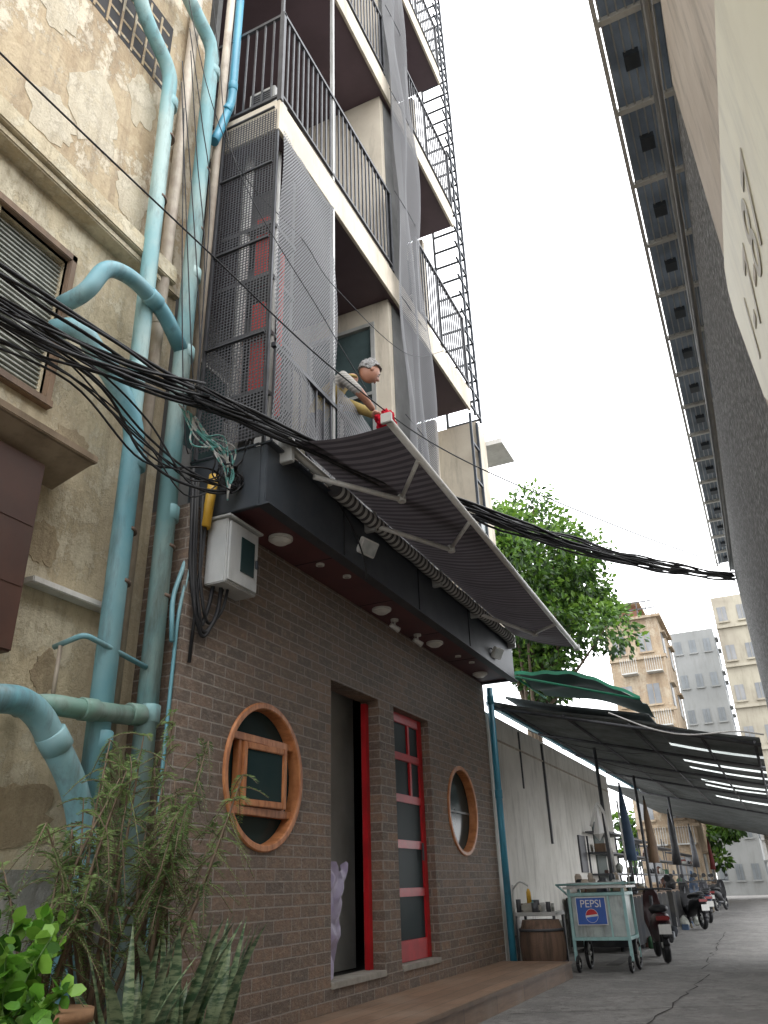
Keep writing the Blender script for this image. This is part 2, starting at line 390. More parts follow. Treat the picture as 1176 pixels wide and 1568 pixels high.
for i,(x,y) in enumerate(((-3.0,4.65),(-3.05,6.58),(-3.03,7.93),(-3.05,9.55))):
    disc('ceiling_lamp_rim_%d'%i,(x,y,3.428),(0,0,-1),.095,.02,whitep,B); disc('ceiling_lamp_opal_%d'%i,(x,y,3.408),(0,0,-1),.08,.03,lampw,B,r2=.05)
for i,(x,y) in enumerate(((-3.0,5.27),(-2.93,5.62),(-3.0,8.6),(-2.95,8.95))):
    disc('downlight_%d'%i,(x,y,3.428),(0,0,-1),.036,.015,whitep,B); disc('downlight_core_%d'%i,(x,y,3.412),(0,0,-1),.022,.004,M('downlight_core',(.35,.33,.3),None,3,.3),B)
for i,(x,y) in enumerate(((-3.08,6.95),(-3.08,7.55))):
    tube('spot_stem_%d'%i,[(x,y,3.43),(x,y,3.37)],.010,whitep,B); tube('spot_body_%d'%i,[(x-.03,y-.04,3.37),(x+.03,y+.04,3.32)],[.024,.03],whitep,B)
    disc('spot_base_%d'%i,(x,y,3.43),(0,0,-1),.04,.02,whitep,B)
def flood(y,z,tag):
    o=bxs('floodlight_'+tag,[(-.02,.02,-.12,.12,-.07,.07)],whitep,B,.006); o.location=(-2.69,y,z); o.rotation_euler=(math.radians(4),math.radians(30),math.radians(-6))
    g=bxs('floodlight_glass_'+tag,[(.0205,.023,-.105,.105,-.055,.055)],M('flood_glass',(.55,.57,.56),(.4,.42,.42),8,.15),B); g.location=o.location; g.rotation_euler=o.rotation_euler
    tube('floodlight_bracket_'+tag,[(-2.74,y-.1,z+.05),(-2.69,y-.1,z),(-2.69,y+.1,z),(-2.74,y+.1,z+.05)],.008,steel,B)
flood(5.55,3.62,'a'); flood(9.2,3.56,'b')

# --- upper storeys
ZT=[7.65,11.3,14.95,18.6]
bxs('floor_slabs',[(-4.9,-2.80,4.06,9.3,z-.36,z) for z in ZT],burg2,B)
bxs('slab_edge_beams',[(-2.80,-2.765,4.04,9.3,z-.40,z+.0) for z in ZT]+[(-4.2,-2.80,4.03,4.06,z-.40,z) for z in ZT],cream,B,.004)
bxs('inner_facade',[(-5.0,-4.9,4.0,10.1,3.46,20)],grey,B)
bxs('left_side_wall',[(-5.0,-3.62,4.03,4.10,3.46,20),(-5.0,-3.42,3.90,4.03,3.46,4.0)],grey,B)
g=[];fr=[]
for z in [3.88]+ZT:
    for y in (4.3,5.4,7.6,8.6):
        g.append((-4.89,-4.88,y,y+.85,z+.1,z+2.6)); fr+= [(-4.895,-4.86,y-.05,y,z+.05,z+2.65),(-4.895,-4.86,y+.85,y+.9,z+.05,z+2.65),(-4.895,-4.86,y,y+.85,z+2.6,z+2.65)]
bxs('inner_glass',g,glass,B); bxs('inner_frames',fr,whitem,B)
pt=[];pf=[];pg=[]
for z in [3.88]+ZT[:3]:
    zz=z+3.28 if z>3.9 else 7.28
    for (y,x1) in ((6.60,-2.86),(9.32,-3.35)):
        if z>3.9 and y<7: pt.append((-4.9,x1,y,y+.1,z,zz)); continue
        pt+=[(-4.9,-3.95,y,y+.1,z,zz),(-3.95,x1,y,y+.1,z,z+.9),(-3.95,x1,y,y+.1,zz-.28,zz),(x1-.18,x1,y,y+.1,z+.9,zz-.28)]
        pf+=[(-3.95,-3.90,y-.02,y+.03,z+.9,zz-.28),(x1-.23,x1-.18,y-.02,y+.03,z+.9,zz-.28),(-3.90,x1-.23,y-.02,y+.03,z+.9,z+.95),(-3.90,x1-.23,y-.02,y+.03,zz-.33,zz-.28),(-3.90,x1-.23,y-.02,y+.03,z+2.1,z+2.14),(-3.50,-3.46,y-.02,y+.03,z+.95,z+2.1)]
        pg+=[(-3.94,x1-.19,y+.03,y+.04,z+.91,zz-.29)]
bxs('partition_walls',pt,cream,B); bxs('partition_frames',pf,whitem,B); bxs('partition_glass',pg,greenglass,B)
bxs('end_column',[(-3.5,-2.80,9.62,10.05,3.9,7.25),],cream,B)
bxs('end_eave',[(-3.5,-2.55,10.06,10.75,7.05,7.13)],whitep,B)
bxs('end_window',[(-2.80,-2.785,9.30,9.58,4.3,5.7)],greenglass,B)
bxs('end_window_bars',[(-2.80,-2.765,9.27,9.30,4.2,7.2),(-2.80,-2.765,9.58,9.61,4.2,7.2)]+[(-2.80,-2.77,9.30,9.58,z,z+.03) for z in (4.27,4.9,5.5,6.1,6.7)],steel,B)
rl=[]
for zi,z in enumerate(ZT):
    ht=1.28
    for (a,b) in ((4.04,6.58),(7.4,9.3)):
        rl+=[(-2.79,-2.75,a,b,z+ht,z+ht+.04),(-2.785,-2.755,a,b,z+.07,z+.10)]
        n=int((b-a)/.095)
        for k in range(n+1):
            y=a+.01+k*(b-a-.03)/n; rl.append((-2.778,-2.762,y,y+.02,z+.1,z+ht))
    rl+=[(-4.2,-2.79,4.04,4.07,z+ht,z+ht+.04),(-4.2,-2.79,4.045,4.07,z+.07,z+.10)]
    for k in range(13): x=-4.15+k*.105; rl.append((x,x+.016,4.047,4.063,z+.1,z+ht))
    rl+=[(-2.8,-2.75,y,y+.04,z,z+ht+.05) for y in (4.035,6.56,7.4,9.27)]
z=3.895
rl+=[(-2.79,-2.75,4.1,9.3,z+.92,z+.96)]+[(-2.778,-2.762,4.12+k*.13,4.136+k*.13,z,z+.92) for k in range(40)]
bxs('balcony_railings',rl,rail,B)
bxs('slim_posts',[(-2.80,-2.762,5.07,5.105,3.9,7.25)]+[(-2.80,-2.762,5.07,5.105,z,z+3.25) for z in ZT],whitem,B)
bxs('corner_posts',[(-2.80,-2.775,4.04,4.065,3.9,7.25)]+[(-2.80,-2.77,4.04,4.07,z,z+3.25) for z in ZT],rail,B)
bxs('main_columns',[(-3.15,-2.85,6.70,7.30,3.9,20.)],grey,B)
cg=[]
for (x,y) in ((-2.77,9.78),(-3.30,9.78),(-2.77,9.52)):
    cg.append((x-.018,x+.018,y-.018,y+.018,7.3,20))
z=7.35
while z<19.8:
    cg.append((-2.785,-2.755,9.30,9.77,z,z+.028)); cg.append((-3.3,-2.79,9.765,9.795,z,z+.028)); z+=.36
bxs('escape_cage',cg,steel,B)
sidenet=netmat('side_mesh',.030,.38,(.045,.045,.05),False,'XZ',base=.0)
frontnet=netmat('front_mesh',.026,.40,(.125,.125,.13),True,'YZ')
hangnet=netmat('hanging_net',.018,.46,(.10,.10,.105),True,'YZ')
sheet('side_mesh_screen',lambda u,v:(-3.36+.58*u,4.02,3.95+3.55*v),4,8,sidenet,B)
bxs('side_mesh_frame',[(-3.38,-3.36,4.0,4.03,3.9,7.6)]+[(-3.36,-2.80,4.0,4.02,z,z+.015) for z in (4.9,5.9,6.8,7.52)],rail,B)
sheet('front_mesh_screen',lambda u,v:(-2.745+.025*math.sin(v*9+u*3)+.03*math.sin(u*6.)*(1-v),4.07+1.02*u,4.05+(3.2+.02*math.sin(u*20))*v),14,30,frontnet,B)
sheet('front_mesh_low',lambda u,v:(-2.74+.05*math.sin(u*7)*(1-v),5.10+1.45*u,4.0+(.95+.10*math.sin(u*4+1))*v),14,10,frontnet,B)
sheet('hanging_net',lambda u,v:(-2.70+.05*math.sin(u*14+v*6)+.03*math.sin(v*30+u*4),6.57+.86*u+.05*math.sin(v*22)*(1-u)+.07*math.sin(v*17+1)*u,4.75+.25*math.sin(u*3)+14.2*v),30,120,hangnet,B)
tubes('net_ties',[([(-2.70,6.6,z),(-2.67,7.0,z-.05),(-2.70,7.42,z+.03)],.006) for z in (5.6,7.3,9.0,11.0,12.9,14.7,16.4)],rail,B,6)
tubes('stored_pipes',[([(-3.22,4.25,3.95),(-3.22,4.25,7.4)],.05),([(-2.92,4.30,3.95),(-2.92,4.30,7.3)],.02)],whitep,B)
bxs('red_banners',[(-3.12,-3.0,4.28,4.31,4.6,5.5),(-3.12,-3.0,4.28,4.31,5.7,6.5),(-2.87,-2.84,4.3,4.33,4.3,6.0)],M('red_cloth',(.6,.04,.03),(.4,.03,.02),6,.8),B)
bxs('storage_back',[(-3.5,-2.95,4.6,4.65,3.9,7.25)],M('storage_dark',(.07,.065,.065),(.16,.16,.16),2,.8),B)
bxs('storage_shelves',[(-3.45,-2.90,4.2,4.6,z,z+.04) for z in (4.5,5.1,5.7,6.3)],M('shelf',(.12,.12,.12),None,3,.6),B)
bxs('aircon_box',[(-3.15,-2.86,4.08,4.32,7.66,7.98)],whitem,B,.01)
bxs('aircon_grille',[(-3.12,-2.89,4.07,4.079,7.70+.03*k,7.715+.03*k) for k in range(8)],rail,B)
box('plastic_tub',-2.95,-2.80,4.15,4.35,3.90,4.05,whitep,B,.01)
random.seed(77)
for i in range(10):
    y=U(4.3,6.4); bxs('balcony_clutter_%d'%i,[(-2.9,-2.82,y,y+U(.06,.2),3.9,3.9+U(.08,.3))],random.choice([whitep,beigep,rail,MATS['red_cloth'],woodold]),B,.008)

EB=E('electric_meter_box')
mg=M('meter_grey',(.46,.47,.46),(.38,.39,.39),3,.45,grime=.35)
bxs('cabinet',[(-3.195,-3.02,4.0,4.38,2.86,3.34)],mg,EB,.008)
bxs('cabinet_door',[(-3.02,-3.005,4.02,4.36,2.88,3.32)],mg,EB,.003)
bxs('cabinet_hood',[(-3.2,-2.99,3.98,4.40,3.341,3.36)],mg,EB,.003)
bxs('cabinet_window',[(-3.004,-2.998,4.15,4.31,2.98,3.24)],glass,EB); bxs('cabinet_lock',[(-3.005,-2.99,4.33,4.35,3.06,3.12)],steel,EB)
tubes('feed_cables',[([(-3.15,4.05,2.86),(-3.15,4.02,2.7),(-3.17,3.98,2.55),(-3.15,3.93,2.62),(-3.18,3.88,2.9),(-3.2,3.86,3.6)],.014,.08) ,
   ([(-3.12,4.10,2.86),(-3.13,4.10,2.66),(-3.17,4.02,2.50),(-3.16,3.90,2.60),(-3.19,3.84,2.95),(-3.22,3.82,3.7)],.014,.08),
   ([(-3.13,4.13,2.86),(-3.14,4.08,2.62),(-3.17,4.00,2.46),(-3.15,3.88,2.62),(-3.18,3.86,2.95),(-3.2,3.84,3.6)],.012,.08),
   ([(-3.1,4.15,2.86),(-3.12,4.14,2.70),(-3.17,4.06,2.58),(-3.14,3.96,2.64),(-3.16,3.91,2.9),(-3.18,3.9,3.5)],.011,.08)],black,EB,8)
YC=E('yellow_conduit_sleeve'); tube('sleeve',[(-3.16,3.93,3.26),(-3.14,3.96,3.68)],.036,yellow,YC)
tube('sleeve_tail',[(-3.18,3.9,2.3),(-3.16,3.93,3.26)],.012,black,YC)

# ================================================================== AWNING
AW=E('retractable_awning')
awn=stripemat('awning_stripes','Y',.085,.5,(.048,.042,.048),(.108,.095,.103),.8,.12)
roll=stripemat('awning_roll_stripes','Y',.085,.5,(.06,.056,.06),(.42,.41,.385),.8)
def zf(y,t):
    zr=3.99; zfr=3.90-.2*(y-4.2)/5.75
    return zr+(zfr-zr)*t-.04*math.sin(t*math.pi)
sheet('awning_fabric',lambda u,v:(-2.66+.80*u,4.25+5.70*v,zf(4.25+5.7*v,u)+.010*math.sin(v*60)*math.sin(u*3.1)),12,60,awn,AW)
tube('fabric_roller',[(-2.665,4.9+4.95*i/60,3.89+.006*math.sin(i*.7)) for i in range(61)],[.062+.003*math.sin(i*.9) for i in range(61)],roll,AW,n=18)
tube('roller_case',[(-2.70,4.22,3.955),(-2.70,9.98,3.945)],.035,whitem,AW)
tube('front_bar',[(-1.85,4.18,3.90),(-1.85,9.98,3.70)],.028,whitep,AW)
bxs('front_bar_caps',[(-1.89,-1.81,4.15,4.18,3.86,3.94),(-1.89,-1.81,9.98,10.01,3.66,3.74)],whitem,AW,.005)
for i,(yb,ye,yf) in enumerate(((4.6,5.25,4.75),(5.6,6.4,5.9),(8.4,9.35,8.9))):
    ze=zf(ye,.5)-.05
    tubes('folding_arm_%d'%i,[([(-2.68,yb,3.86),(-2.22,ye,ze)],.022),([(-2.22,ye,ze+.02),(-1.86,yf,zf(yf,1)-.02)],.018),([(-2.22,ye,ze-.02),(-2.22,ye,ze+.05)],.035)],whitep,AW)
bxs('roller_brackets',[(-2.76,-2.64,y,y+.05,3.80,4.0) for y in (4.2,5.6,7.2,8.4,9.9)],whitem,AW,.005)

# ================================================================== LEFT BUILDING
LB=E('stucco_building')
bxs('main_wall',[(-4.2,-3.55,-3,2.20,0.0,5.35),(-4.2,-3.55,2.74,3.815,1.1,5.35),(-4.2,-3.55,2.2,2.74,1.1,3.77),(-4.2,-3.55,2.2,2.74,4.86,5.35)],stuc_low,LB)
bxs('upper_wall',[(-4.2,-3.50,-3,3.80,5.352,13)],stuc,LB)
bxs('base_plinth',[(-4.2,-3.53,-3,3.815,0,1.1)],stuc_gray,LB)
bxs('floor_ledge',[(-3.50,-3.38,-3,3.62,5.30,5.46),(-3.56,-3.42,-3,3.66,5.24,5.30)],stuc_low,LB,.01)
bxs('window_frame',[(-3.58,-3.51,2.74,2.79,3.70,4.92),(-3.58,-3.51,1.0,2.79,4.86,4.92),(-3.58,-3.50,1.0,2.80,3.69,3.745)],woodold,LB,.006)
lv=[]
z=3.80
while z<4.84:
    lv.append((-3.66,-3.60,1.0,2.74,z,z+.012)); z+=.035
bxs('window_louvres',lv,louv,LB)
bxs('window_dark',[(-3.80,-3.68,1.0,2.74,3.7,4.9)],dark,LB)
hb=M('hood_brown',(.34,.26,.18),(.24,.18,.12),4,.8,grime=.4)
bxs('hood_slab',[(-3.55,-3.22,-1,2.96,3.30,3.35)],hb,LB,.006)
mesh('hood_soffit',[(-3.55,-1,3.20),(-3.24,-1,3.295),(-3.24,2.94,3.295),(-3.55,2.94,3.20)],[(0,1,2,3)],hb,LB)
bxs('shutter_box',[(-3.55,-3.34,-1,2.70,2.10,3.2)],brown,LB,.01)
bxs('shutter_ribs',[(-3.34,-3.336,-1,2.68,z,z+.008) for z in (2.45,2.8)],brown,LB)
bxs('small_ledge',[(-3.55,-3.46,2.85,3.48,2.56,2.60)],whitep,LB,.006)
random.seed(41)
def plaster_patch(i,cy,cz,ry,rzz,x,mat):
    n=30; pts=[]
    for k in range(n):
        a=2*math.pi*k/n; q=1+.45*noise.noise(Vector((math.cos(a)*1.7,math.sin(a)*1.7,i*3.1)))+.12*U(-1,1)
        pts.append((x,cy+math.cos(a)*ry*q,cz+math.sin(a)*rzz*q))
    bk=[(p[0]-.02,p[1],p[2]) for p in pts]
    mesh('plaster_patch_%d'%i,pts+bk,[tuple(range(n))]+[(k,(k+1)%n,n+(k+1)%n,n+k) for k in range(n)],mat,LB)
pl=stucco('patched_render',(.55,.49,.37),(.47,.40,.28),(.2,.15,.1),(.62,.56,.44),2.2,.5,.4)
for i,(cy,cz,a,b_) in enumerate(((2.7,6.3,.28,.34),(3.15,5.85,.18,.22),(2.35,5.85,.22,.2),(3.1,6.9,.14,.3),(2.2,6.9,.2,.3))): plaster_patch(i,cy,cz,a,b_,-3.496,pl)
pl2=stucco('bare_render',(.42,.34,.22),(.34,.27,.17),(.18,.13,.085),None,2.2)
for i,(cy,cz,a,b_) in enumerate(((3.02,3.55,.16,.12),(2.95,2.85,.1,.14),(3.05,1.35,.28,.16),(3.1,2.1,.09,.12))): plaster_patch(i+10,cy,cz,a,b_,-3.546,pl2)
vb=[]
for j in range(5):
    for i in range(7):
        vb.append((-3.52,-3.495,2.35+i*.14,2.35+i*.14+.10,7.35+j*.17,7.35+j*.17+.03)); vb.append((-3.52,-3.49,2.33+i*.14,2.35+i*.14,7.3+j*.17,7.47+j*.17))
bxs('vent_blocks',vb,stuc,LB); bxs('vent_dark',[(-3.505,-3.498,2.33,3.33,7.3,8.2)],dark,LB)

# ================================================================== PIPES
def pipe(name,pts,r,mat,fil=.12,collars=()):
    p=E(name); tube('pipe_run',fillet(pts,fil,8),r,mat,p,n=20)
    lst=[]
    for (c,d) in collars:
        c=Vector(c); d=Vector(d).normalized(); lst.append(([c-d*.055,c-d*.05,c+d*.05,c+d*.055],[r*1.04,r*1.14,r*1.14,r*1.04]))
    if lst: tubes('pipe_collars',lst,mat,p,20)
    return p
Zd=(0,0,1)
pipe('drain_pipe',[(-3.55,2.74,4.28),(-3.36,2.78,4.26),(-3.34,3.14,4.02),(-3.34,3.34,3.80),(-3.34,3.37,-.02)],.068,teal,.12,[((-3.34,3.37,3.55),Zd),((-3.34,3.37,1.75),Zd),((-3.34,3.0,4.12),(0,1,-.6))])
pipe('drain_pipe',[(-3.32,3.10,8.6),(-3.32,3.34,8.45),(-3.30,3.66,8.25),(-3.30,3.70,-.02)],.066,teal2,.14,[((-3.30,3.68,7.9),Zd),((-3.30,3.69,5.42),Zd),((-3.30,3.70,4.65),Zd),((-3.30,3.70,1.95),Zd),((-3.30,3.70,3.3),Zd)])
pipe('drain_pipe',[(-3.36,2.60,8.1),(-3.36,2.86,7.62),(-3.36,3.24,7.36),(-3.36,3.32,3.86),(-3.34,3.36,3.72)],.062,teal2,.14,[((-3.36,3.27,7.0),Zd),((-3.36,3.31,4.25),Zd),((-3.36,2.76,7.78),(0,.45,-1))])
pipe('drain_pipe',[(-3.55,2.76,4.50),(-3.34,2.76,4.52),(-3.29,2.84,4.80),(-3.27,3.06,4.87),(-3.27,3.40,4.82),(-3.30,3.68,4.64)],.058,teal,.12,[((-3.27,3.28,4.84),(0,1,-.15))])
pipe('drain_pipe',[(-3.30,2.45,1.82),(-3.30,2.84,1.88),(-3.30,3.18,1.52),(-3.30,3.30,1.30),(-3.30,3.30,-.02)],.072,teal,.16,[((-3.30,3.02,1.70),(0,1,-1)),((-3.30,3.30,1.2),Zd)])
pipe('drain_pipe',[(-3.5,2.92,1.88),(-3.30,2.95,1.88),(-3.28,3.1,1.88),(-3.30,3.70,1.93)],.055,greyg,.08,[((-3.28,3.2,1.89),(0,1,.08)),((-3.29,3.58,1.93),(0,1,.08))])
pipe('drain_pipe',[(-3.30,4.00,12.),(-3.30,4.00,7.9),(-3.30,3.86,7.3),(-3.30,3.80,7.1)],.042,bluep,.1,[((-3.30,4.0,8.1),Zd),((-3.30,3.95,7.72),(0,.4,1))])
pipe('drain_pipe',[(-3.34,3.92,12.),(-3.34,3.88,4.2)],.04,beigep,.0)
pipe('drain_pipe',[(-3.44,3.53,13),(-3.44,3.53,-.02)],.05,beigep,0.,[((-3.44,3.53,4.9),Zd)])
pipe('drain_pipe',[(-3.5,3.1,2.25),(-3.3,3.12,2.30),(-3.28,3.62,2.22)],.016,teal,.05)
pipe('water_pipe',[(-3.45,3.10,2.25),(-3.45,3.10,1.9)],.012,beigep,.0)
pipe('downspout',[(-3.12,10.13,3.36),(-3.12,10.13,.0)],.042,bluep,0,[((-3.12,10.13,2.0),Zd),((-3.12,10.13,3.2),Zd)])
tubes('garden_hose',[([(-3.2,3.86,3.0),(-3.22,3.80,2.6),(-3.24,3.80,1.2),(-3.24,3.82,0)],.012,.1),([(-3.22,3.9,3.2),(-3.24,3.75,2.7),(-3.2,3.74,2.4)],.016,.1)],teal,None,8)
bk=E('pipe_clamps')
tubes('clamp_bands',[([(x,y,z-.012),(x,y,z+.012)],r) for (x,y,r) in ((-3.34,3.37,.072),(-3.30,3.70,.070)) for z in (.9,2.7,3.05)]+[([(x,y,z-.012),(x,y,z+.012)],r) for (x,y,r) in ((-3.36,3.29,.068),(-3.30,3.69,.070)) for z in (5.9,6.6)],M('rust_steel',(.16,.11,.08),(.09,.06,.045),9,.8),bk,16)
tubes('tied_wires',[(spline([(-3.22,3.25+.05*math.sin(i*2),7.9-i*.25),(-3.2,3.5,7.0-i*.5),(-3.21,3.72,6.2-i*.6),(-3.22,3.78+.02*i,4.2)],8),.005) for i in range(5)],black,bk,5)

# ================================================================== OVERHEAD CABLES
random.seed(9)
CB=E('overhead_cables'); L=[]
A0=Vector((-2.92,3.45,4.0)); T=Vector((.22,11.9,4.95))
for i in range(14):
    o1=Vector((U(-.05,.05),U(-.08,.08),U(-.09,.05))); o2=Vector((0,U(-.1,.1),U(-.05,.05)))
    L.append((catenary(A0+o1,T+o2,.28+U(-.09,.09),40,jit=i+1),U(.007,.013)))
for i in range(15):
    s=Vector((-3.05+U(-.15,.15),1.0+U(-.2,.2),3.66+U(-.24,.24))); 
    L.append((catenary(s,A0+Vector((U(-.05,.05),U(-.05,.2),U(-.07,.05))),.06+U(-.04,.10),24,jit=i+3),U(.006,.013)))
tubes('cable_bundle',L,black,CB,6)
L=[]
for i in range(8):
    s=Vector((-3.0+U(-.1,.1),1.6+U(-.3,.3),3.55+U(-.2,.1)))
    L.append((spline([s,(-3.08,2.6+U(-.1,.1),3.66+U(-.1,.15)),(-3.1,3.2,3.52+U(-.15,.2)),(-3.0,3.62+U(-.08,.1),3.44+U(-.15,.15)),(-2.96,4.0,3.62+U(-.15,.15)),(-2.9,4.1+U(-.1,.15),3.95)],8),U(.005,.010)))
for i in range(6):
    c=Vector((-2.95+U(-.03,.03),3.90+U(-.06,.06),3.60+U(-.05,.05))); r=U(.08,.13)
    L.append(([c+Vector((.02*math.sin(k),math.cos(k*2*math.pi/28)*r,math.sin(k*2*math.pi/28)*r)) for k in range(29)],U(.004,.007)))
tubes('loose_cables',L,black,CB,6)
L=[]
for i in range(10):
    L.append((spline([(-3.0,3.45+U(-.1,.1),3.9),(-2.98,3.6+U(-.1,.1),3.72+U(-.1,.1)),(-2.93,3.8+U(-.1,.1),3.74+U(-.12,.1)),(-2.96,3.9,3.5+U(-.1,.2))],8),.006))
tubes('pale_wires',L,M('pale_wire',(.5,.5,.48),(.12,.35,.32),14,.5,lo=.48,hi=.52),CB,6)
tubes('single_wires',[(spline([(-2.9,1.0,5.1),(-2.9,1.58,5.07),(-2.8,3.2,5.08),(-2.5,4.70,4.84),(-2.2,6.74,5.0),(-1,9.4,5.0),(.1,11.9,5.15)],10),.007),
   (spline([(-2.9,2.9,9.),(-2.95,3.35,7.5),(-2.85,3.6,6.3),(-2.6,4.6,5.4),(-2.5,5.2,5.0)],10),.004),
   (spline([(-3.2,3.0,8.6),(-3.1,3.45,7.2),(-3.0,3.9,6.6),(-2.72,4.4,6.2),(-2.7,5.0,6.1),(-2.65,6.6,6.4),(-2.6,8,7.4)],10),.004),
   (spline([(-2.74,5.05,3.9),(-2.7,5.3,3.7),(-2.66,5.42,3.45),(-2.68,5.5,3.3)],8),.008)],black,CB,6)

# ================================================================== RIGHT BUILDING
RB=E('pebble_dash_building')
def quadwall(name,p0,p1,z0,z1,th,mat,parent):
    p0=Vector(p0);p1=Vector(p1); d=(p1-p0).normalized(); n=Vector((-d.y,d.x,0))
    if n.x<0: n=-n
    q=[p0,p1,p1+n*th,p0+n*th]
    vs=[(v.x,v.y,z0) for v in q]+[(v.x,v.y,z1) for v in q]
    return mesh(name,vs,[(0,1,2,3),(4,5,6,7),(0,1,5,4),(1,2,6,5),(2,3,7,6),(3,0,4,7)],mat,parent)
quadwall('pebble_wall',(.37,3.35,0),(.245,12.1,0),2.3,5.05,.5,pebble,RB)
quadwall('lower_wall',(.42,3.35,0),(.30,12.1,0),0,2.3,.5,cream,RB)
quadwall('near_wall',(.36,-3,0),(.36,3.34,0),0,5.0,.6,M('beige_wall',(.58,.51,.44),(.48,.41,.34),1.4,.85,bmp=.2,grime=.6),RB)
quadwall('upper_wall',(.56,-3,0),(.48,12.1,0),5.06,6.0,.5,cream,RB)
tubes('eave_pipe',[(spline([(.34,1.5,5.75),(.36,3.5,5.95),(.34,4.3,5.9),(.33,6,5.75),(.30,9,5.4),(.24,12,5.1)],8),.035),(spline([(.30,2,5.2),(.30,4.4,5.15),(.28,7,5.2),(.2,12.1,5.1)],8),.015)],M('dk_pipe',(.20,.20,.20),(.28,.28,.28),3,.6),RB,8)
rk=[];sl=[];bx=[]
y=.6
while y<14.4:
    rk.append((.04,.46,y,y+.04,6.02,6.06))
    for k in range(7): sl.append((.07+k*.055,.080+k*.055,y+.04,y+.73,6.040,6.05))
    bx.append((.17,.27,y+.30,y+.42,6.0,6.05))
    y+=.73
rk+=[(.03,.06,.6,14.4,6.0,6.07),(.45,.48,.6,14.4,6.0,6.07)]
bxs('rack_frame',rk,whitep,RB); bxs('rack_slats',sl,whitem,RB); bxs('rack_blocks',bx,steel,RB)
bxs('rack_sheet',[(.075,.47,.6,14.4,6.06,6.065)],M('eave_sheet',(.22,.24,.26),(.16,.175,.19),3,.6,trans=.5),RB)
SG=E('shop_sign')
signm=M('sign_cream',(.62,.58,.40),(.56,.51,.34),2,.5,grime=.3)
def prism(name,poly,x0,x1,mat,parent):
    n=len(poly); vs=[(x0,y,z) for y,z in poly]+[(x1,y,z) for y,z in poly]
    return mesh(name,vs,[tuple(range(n)),tuple(range(2*n-1,n-1,-1))]+[(i,(i+1)%n,n+(i+1)%n,n+i) for i in range(n)],mat,parent)
prism('sign_board',[(.9,1.9),(.9,2.80),(2.83,3.22),(2.93,3.18),(2.95,3.06),(2.76,2.54),(2.62,2.43)],.295,.33,signm,SG)
def text(name,body,size,mat,parent,mtx,ext=.004):
    c=bpy.data.curves.new(name,'FONT'); c.body=body; c.size=size; c.extrude=ext; c.align_x='CENTER'; c.align_y='CENTER'
    o=bpy.data.objects.new(name,c); COL.objects.link(o); dg=bpy.context.evaluated_depsgraph_get(); dg.update()
    me=bpy.data.meshes.new_from_object(o.evaluated_get(dg)); bpy.data.objects.remove(o)
    me.transform(mtx); me.materials.clear()
    return fin(name,me,mat,parent)
mt=Matrix.Translation((.293,2.16,2.62))@Matrix(((0,0,-1,0),(-1,0,0,0),(0,1,0,0),(0,0,0,1)))@Matrix.Rotation(math.radians(-8),4,'Z')
text('sign_digits','1-7-87',.34,M('sign_digit',(.34,.28,.20),(.36,.34,.28),4,.6),SG,mt,.001)

# ================================================================== MARKET
WW=E('white_boundary_wall')
box('plaster',-3.45,-3.2,10.12,18.6,0,3.05,white_wall,WW)
bxs('wall_services',[(-3.2,-3.17,14.8,15.3,1.1,1.7),(-3.2,-3.17,12.9,12.95,1.5,3.0),(-3.2,-3.18,11.6,11.63,2.2,3.0)],rail,WW)
bxs('wall_door',[(-3.2,-3.17,16.2,17.1,.05,2.0)],M('wall_door_green',(.10,.12,.11),None,3,.7),WW)
bxs('stain_band',[(-3.199,-3.196,10.4,18.5,0,.45)],stuc_gray,WW)
box('wall_conduit',-3.2,-3.18,10.3,18.5,2.72,2.74,beigep,WW)
MR=E('corrugated_market_roof')
corr=M('corrugated_sheet',(.20,.22,.22),(.12,.135,.135),2,.55,.2,grime=.5)
fibre=M('fibreglass_panel',(.75,.78,.76),(.6,.65,.62),3,.6,trans=.75)
def roofsec(y0,y1,x0,x1,tag,mat=corr,dz=0,amp=.020,wl=.09):
    n=max(4,int((y1-y0)/wl*5)); vs=[];fs=[];m=6
    for i in range(n+1):
        y=y0+(y1-y0)*i/n
        for k in range(m+1):
            x=x0+(x1-x0)*k/m; vs.append((x,y,3.18-.247*(x+3.14)+dz+amp*math.sin(2*math.pi*y/wl)-.015*math.sin(k/m*math.pi)+.02*noise.noise(Vector((x,y*.3,0)))))
    for i in range(n):
        for k in range(m): a=i*(m+1)+k; fs.append((a,a+1,a+m+2,a+m+1))
    mesh('roof_sheet_'+tag,vs,fs,mat,MR,True)
roofsec(10.2,24,-3.16,-1.1,'main')
ys=[10.2,11.75,11.95,13.5,13.75,14.5,14.75,16.6,16.9,17.6,17.9,20.3,20.7,24]
for i in range(len(ys)-1):
    roofsec(ys[i]+.002,ys[i+1]-.002,-1.098,.05,'eave_%d'%i,corr if i%2==0 else fibre,-.006)
roofsec(24.3,40,-4.4,.2,'far',dz=.05,amp=.03,wl=.3)
roofsec(10.9,13.0,-3.14,-1.2,'upper',dz=.2)
fr=[]
for y in (10.22,12.62,15.3,18.3,23.2): fr.append(([(-3.14,y,3.11),(.05,y,2.32)],.022))
for t in (.05,.3,.55,.8,.98): fr.append(([(-3.14+3.19*t,10.2,3.13-.788*t),(-3.14+3.19*t,23.9,3.13-.788*t)],.018))
for (x,y,z) in ((-2.45,13.5,2.95),(-2.5,17.8,2.95),(-2.4,22.8,2.9)): fr.append(([(x,y,0),(x,y,z)],.03))
tubes('roof_frame',fr,rail,MR,8)
tubes('hanging_lamp_wires',[(catenary((-3.1,10.6,3.0),(-1.6,13.0,2.72),.12,14),.006),(catenary((-3.1,12.6,3.0),(-.6,15.3,2.45),.15,14),.006)],rail,MR,5)
